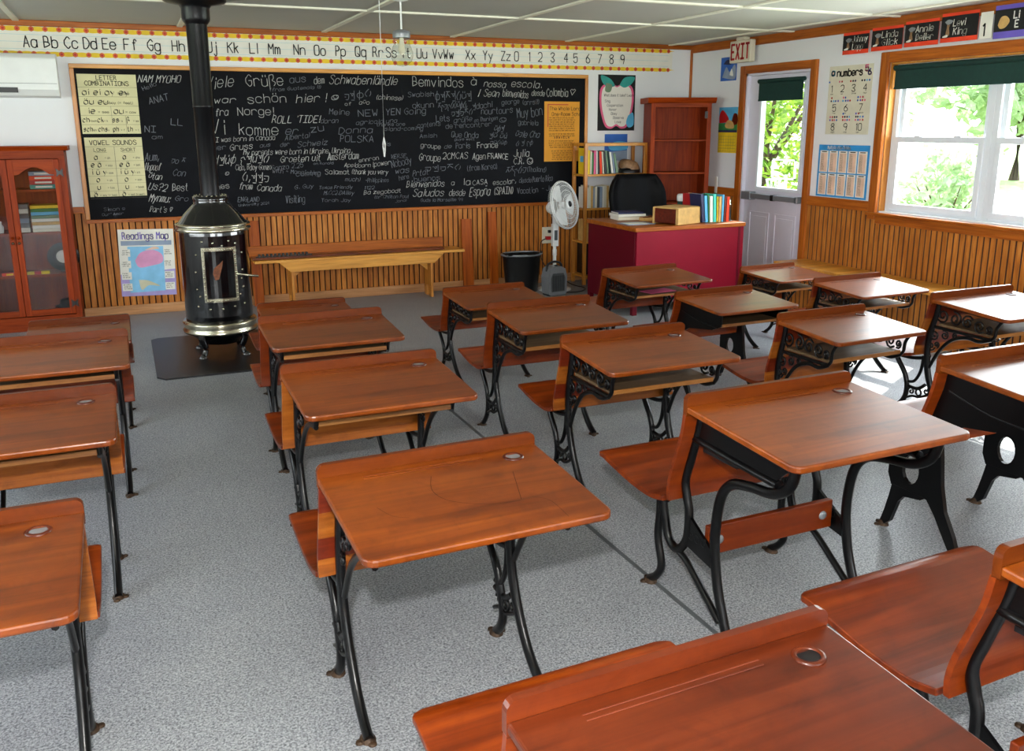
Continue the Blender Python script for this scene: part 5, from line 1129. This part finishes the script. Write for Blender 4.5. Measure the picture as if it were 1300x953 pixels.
# multiplication tables
e, w, h = rchart('multiplication_poster', 'blue-bordered Multiplication Tables poster on the wall above the wainscot', 6.36, 5.76, .99, 1.44, 'cyan')
for ch_ in e.children: ch_.data.materials[0] = M['skyblue']
o = MB(); rt(o, 'Multiplication Tables', -.19, h-.037, .028, .004, 'paper', narrow=.62)
cw = (2*w-.03)/5
for r_ in range(2):
    for c in range(5):
        u0 = -w+.015+c*cw+.006; u1 = u0+cw-.012; v1 = h-.05-r_*.197; v0 = v1-.187
        rq(o, u0, u1, v0, v1, 'paper', .0032); rq(o, u0+.012, u1-.012, v0+.006, v1-.02, 'peach', .0036); rq(o, u0+.02, u1-.02, v1-.014, v1-.006, 'ink', .0037)
        for k in range(12):
            vv = v1-.034-k*.0124; rt(o, '%dx%d=%d' % (r_*5+c+2, k+1, (r_*5+c+2)*(k+1)), u0+.016, vv, .008, .0013, 'inkgrey', .0040, .8)
o.build('print', e)
# name cards
names = [('Johnny', 'Lapp', 6.135, 5.845, 2.185, 2.36), ('Linda', 'Glick', 5.815, 5.495, 2.19, 2.37), ('Annie', 'Beiler', 5.475, 5.155, 2.195, 2.385), ('Levi', 'King', 5.135, 4.815, 2.20, 2.405)]
for i, (a_, b_, y1, y0, z0, z1) in enumerate(names):
    e, w, h = rchart('name_card', '%s black name card with red-orange edges and white lettering above the window' % ('leftmost', 'second from left', 'third from left', 'fourth from left')[i], y1, y0, z0, z1, 'redorange', 'name card', W-.031)
    e['group'] = 'name cards above the window'
    o = MB(); rq(o, -w, w, -h+.032, h-.022, 'ink', .003)
    rblob(o, [(-w+.03, h-.06), (-w+.06, h-.045), (-w+.10, h-.055), (-w+.085, h-.075), (-w+.055, h-.08)], 'silver', .0036); rblob(o, [(-w+.05, h-.08), (-w+.078, h-.085), (-w+.07, -.0), (-w+.078, -h+.05), (-w+.045, -h+.05), (-w+.05, .0)], 'brown', .0036); rblob(o, [(-w+.02, -h+.045), (-w+.06, -h+.055), (-w+.06, -h+.038), (-w+.02, -h+.036)], 'paper', .0038)
    o.build('card_print', e)
    o = MB(); rt(o, a_, -w+.105, .008, .046, .0058, 'paper', narrow=.155/pen_w(a_, .046)*(.72 if len(a_) < 5 else 1.12), slant=.1); rt(o, b_, -w+.11, -.052, .046, .0058, 'paper', narrow=.155/pen_w(b_, .046)*(.8 if len(b_) < 5 else 1.1), slant=.1); o.build('lettering', e)
e, w, h = rchart('number_card', 'small white card with the number 1 beside the purple card', 4.80, 4.70, 2.20, 2.38, 'paper', 'card', W-.031)
o = MB(); rt(o, '1', -.035, -.07, .08, .012); o.build('lettering', e)
e, w, h = rchart('name_card', 'violet-edged black name card with yellow drawing at the top right corner of the photo', 4.685, 4.37, 2.19, 2.41, 'purple', 'name card', W-.031)
o = MB(); rq(o, -w, w, -h+.045, h-.03, 'ink', .003); rblob(o, [(-w+.03, -.02), (-w+.05, .03), (-w+.09, .035), (-w+.12, .0), (-w+.09, -.04), (-w+.05, -.045)], 'tan', .0036); o.build('card_print', e)
o = MB(); rt(o, 'Li', -w+.15, .015, .045, .009, 'paper', narrow=.8); rt(o, 'E', -w+.165, -.045, .045, .009, 'paper', narrow=.8); o.build('lettering', e)
# wall bench along the windows
wb_ = tag(empty('wall_bench', (5.56, 4.2, 0)), 'long orange wooden bench built along the window wall', 'bench')
rel(MB().box(5.37, 5.733, -1.0, 6.42, .385, .41, 'pine').build('bench_top', bevel=.005), wb_)
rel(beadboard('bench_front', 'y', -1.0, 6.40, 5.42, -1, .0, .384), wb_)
rel(MB().box(5.40, 5.733, 6.38, 6.40, 0, .384, 'oak').build('bench_end'), wb_)

# ------------------------------------------------------------------ outdoors
struct(MB().box(-60, 90, -60, 100, -.45, -.35, 'lawn').build('ground'))
def tree(name, label, x, y, h, rx, rz, n, leaf, mat, cat='tree', cz=None):
    e = tag(empty(name, (x, y, -.35)), label, cat, 'trees and bushes outside'); R3 = random.Random(int(x*31+y*7))
    cz = h-rz if cz is None else cz
    o = MB(); o.tube([(0, 0, 0), (.1, .05, cz*.5), (0, 0, cz)], [.035*h, .025*h, .012*h], 'bark', 8)
    for i in range(6):
        a = i*1.05; o.tube([(0, 0, cz*.6), (rx*.35*math.cos(a), rx*.35*math.sin(a), cz), (rx*.7*math.cos(a), rx*.7*math.sin(a), cz+rz*.4)], [.012*h, .008*h, .003*h], 'bark', 6)
    o.build('trunk', e); o = MB()
    cl = [(Vector((R3.gauss(0, .45), R3.gauss(0, .45), R3.gauss(0, .45)))) for _ in range(34)]
    for i in range(n):
        c = cl[i % len(cl)]; p = c+Vector((R3.gauss(0, .17), R3.gauss(0, .17), R3.gauss(0, .17)))
        P = Vector((p.x*rx, p.y*rx, cz+p.z*rz)); P.z = max(P.z, .05)
        Mx = Euler((R3.uniform(-1, 1), R3.uniform(-1, 1), R3.uniform(0, 6.28))).to_matrix(); s = leaf*R3.uniform(.6, 1.3)
        o.add([P+Mx @ Vector(q) for q in ((-s, 0, 0), (0, -s*.45, 0), (s, 0, 0), (0, s*.45, .0))], [(0, 1, 2, 3)], mat)
    o.build('foliage', e)
tree('leafy_tree', 'yellow-green leafy tree seen through the door glass', 9.6, 11.9, 4.6, 1.5, 2.1, 4200, .085, 'leaf', cz=2.0)
tree('leafy_tree', 'far pale tree seen through the upper door glass, behind the near one', 13.5, 17.6, 6.0, 2.4, 2.6, 2600, .14, 'leaf')
tree('bush', 'pale green bush outside the left window pane', 9.3, 8.0, 1.75, .55, .75, 1300, .07, 'leaf2', 'bush', cz=.95)
for i, (x, y, lb) in enumerate(((30, 23.0, 'distant tree at the right of the window view'), (25.0, 34.5, 'distant tree in the middle of the window view'), (20, 42.0, 'distant tree at the left of the window view'), (32, 15.0, 'distant tree beyond the right window frame'))):
    tree('distant_tree', lb, x, y, 5.5, 3.3, 2.2, 1300, .34, 'leaf2')
hp_ = tag(empty('basketball_hoop', (8.35, 9.9, -.35)), 'white-outlined basketball backboard seen through the door glass', 'hoop')
o = MB()
for (a, c, z0, z1) in ((-.24, .24, 1.49, 1.51), (-.24, .24, 1.24, 1.26), (-.24, -.22, 1.24, 1.51), (.22, .24, 1.24, 1.51)): o.box(-.01, .01, a, c, z0, z1, 'white')
o.build('board_outline', hp_); o = MB(); o.tube([(.05, 0, 0), (.05, 0, 1.3)], .02, 'white', 8); o.build('pole', hp_)
o = MB(); o.tube([(-.16+.1*math.cos(2*PI*i/16), .1*math.sin(2*PI*i/16), 1.24) for i in range(16)], .008, 'white', 6, closed=True)
for i in range(10):
    a = 2*PI*i/10; o.tube([(-.16+.1*math.cos(a), .1*math.sin(a), 1.24), (-.16+.05*math.cos(a+.3), .05*math.sin(a+.3), 1.05)], .005, 'white', 4)
o.build('hoop_net', hp_)

# ------------------------------------------------------------------ light and camera
wd = bpy.data.worlds.new('sky'); bpy.context.scene.world = wd; wd.use_nodes = True
nt = wd.node_tree; bg = nt.nodes['Background']; tc = nt.nodes.new('ShaderNodeTexCoord'); sp_ = nt.nodes.new('ShaderNodeSeparateXYZ'); rp_ = nt.nodes.new('ShaderNodeValToRGB')
nt.links.new(tc.outputs['Generated'], sp_.inputs[0]); nt.links.new(sp_.outputs['Z'], rp_.inputs['Fac']); nt.links.new(rp_.outputs['Color'], bg.inputs['Color'])
rp_.color_ramp.elements[0].color = (.95, .97, 1, 1); rp_.color_ramp.elements[1].color = (.45, .65, 1, 1); bg.inputs['Strength'].default_value = 6.0
def light(name, typ, loc, energy, col=(1, 1, 1), size=None, look=None, size_y=None, **k):
    l = bpy.data.lights.new(name, typ); l.energy = energy; l.color = col
    if typ == 'AREA': l.shape = 'RECTANGLE'; l.size = size; l.size_y = size_y
    elif typ == 'SUN': l.angle = size
    else: l.shadow_soft_size = size
    for a, v in k.items(): setattr(l, a, v)
    o = bpy.data.objects.new(name, l); C.objects.link(o); o.location = loc
    if look: o.rotation_euler = Vector(look).to_track_quat('-Z', 'Y').to_euler()
    return o
light('sun', 'SUN', (9, 6, 6), 15.0, (1, .96, .88), .01, (-1.45, -.75, -1.45))
light('camera_flash', 'POINT', (-.06, -.02, 1.88), 360, (1, .98, .95), .035)
# area lamps as daylight; the rear and left ones are added fill
p = light('window_daylight', 'AREA', (W+.14, (WY0+WY1)/2, 1.42), 170, (.93, .97, 1), WY1-WY0, (-1, 0, -.0), 1.0)
p.rotation_euler = (PI/2, 0, PI/2)
for a, c in ADDED_RWIN:
    p = light('window_daylight', 'AREA', ((a+c)/2, YR-.2, 1.5), 130, (.97, .98, 1), c-a, (0, 1, 0), 1.1)  # added fill from behind the camera

p = light('window_daylight', 'AREA', (XL-.2, 4.0, 1.5), 120, (.97, .98, 1), 5.0, (1, 0, 0), 1.0); p.rotation_euler = (PI/2, 0, -PI/2)  # added fill from the unseen left side
cam = bpy.data.cameras.new('camera'); co = bpy.data.objects.new('camera', cam); C.objects.link(co)
f_px = 1127.85; pi_, ya, ro = .23505394, .40815191, -.00310081
cp_, sp2, cy_, sy_ = math.cos(pi_), math.sin(pi_), math.cos(ya), math.sin(ya)
fw = Vector((sy_*cp_, cy_*cp_, -sp2)); rt_ = Vector((cy_, -sy_, 0)); up_ = rt_.cross(fw)
r2 = math.cos(ro)*rt_+math.sin(ro)*up_; u2 = -math.sin(ro)*rt_+math.cos(ro)*up_
mm = Matrix((r2, u2, -fw)).transposed().to_4x4(); mm.translation = (0, 0, 1.5986); co.matrix_world = mm
cam.sensor_width = 36; cam.sensor_fit = 'HORIZONTAL'; cam.lens = f_px/1300*36; cam.shift_y = -45/1300; cam.clip_start = .05; cam.clip_end = 300
sc = bpy.context.scene; sc.camera = co
sc.view_settings.view_transform = 'Standard'; sc.view_settings.look = 'None'; sc.view_settings.gamma = 1; sc.view_settings.exposure = 0.0; sc.view_settings.use_curve_mapping = False
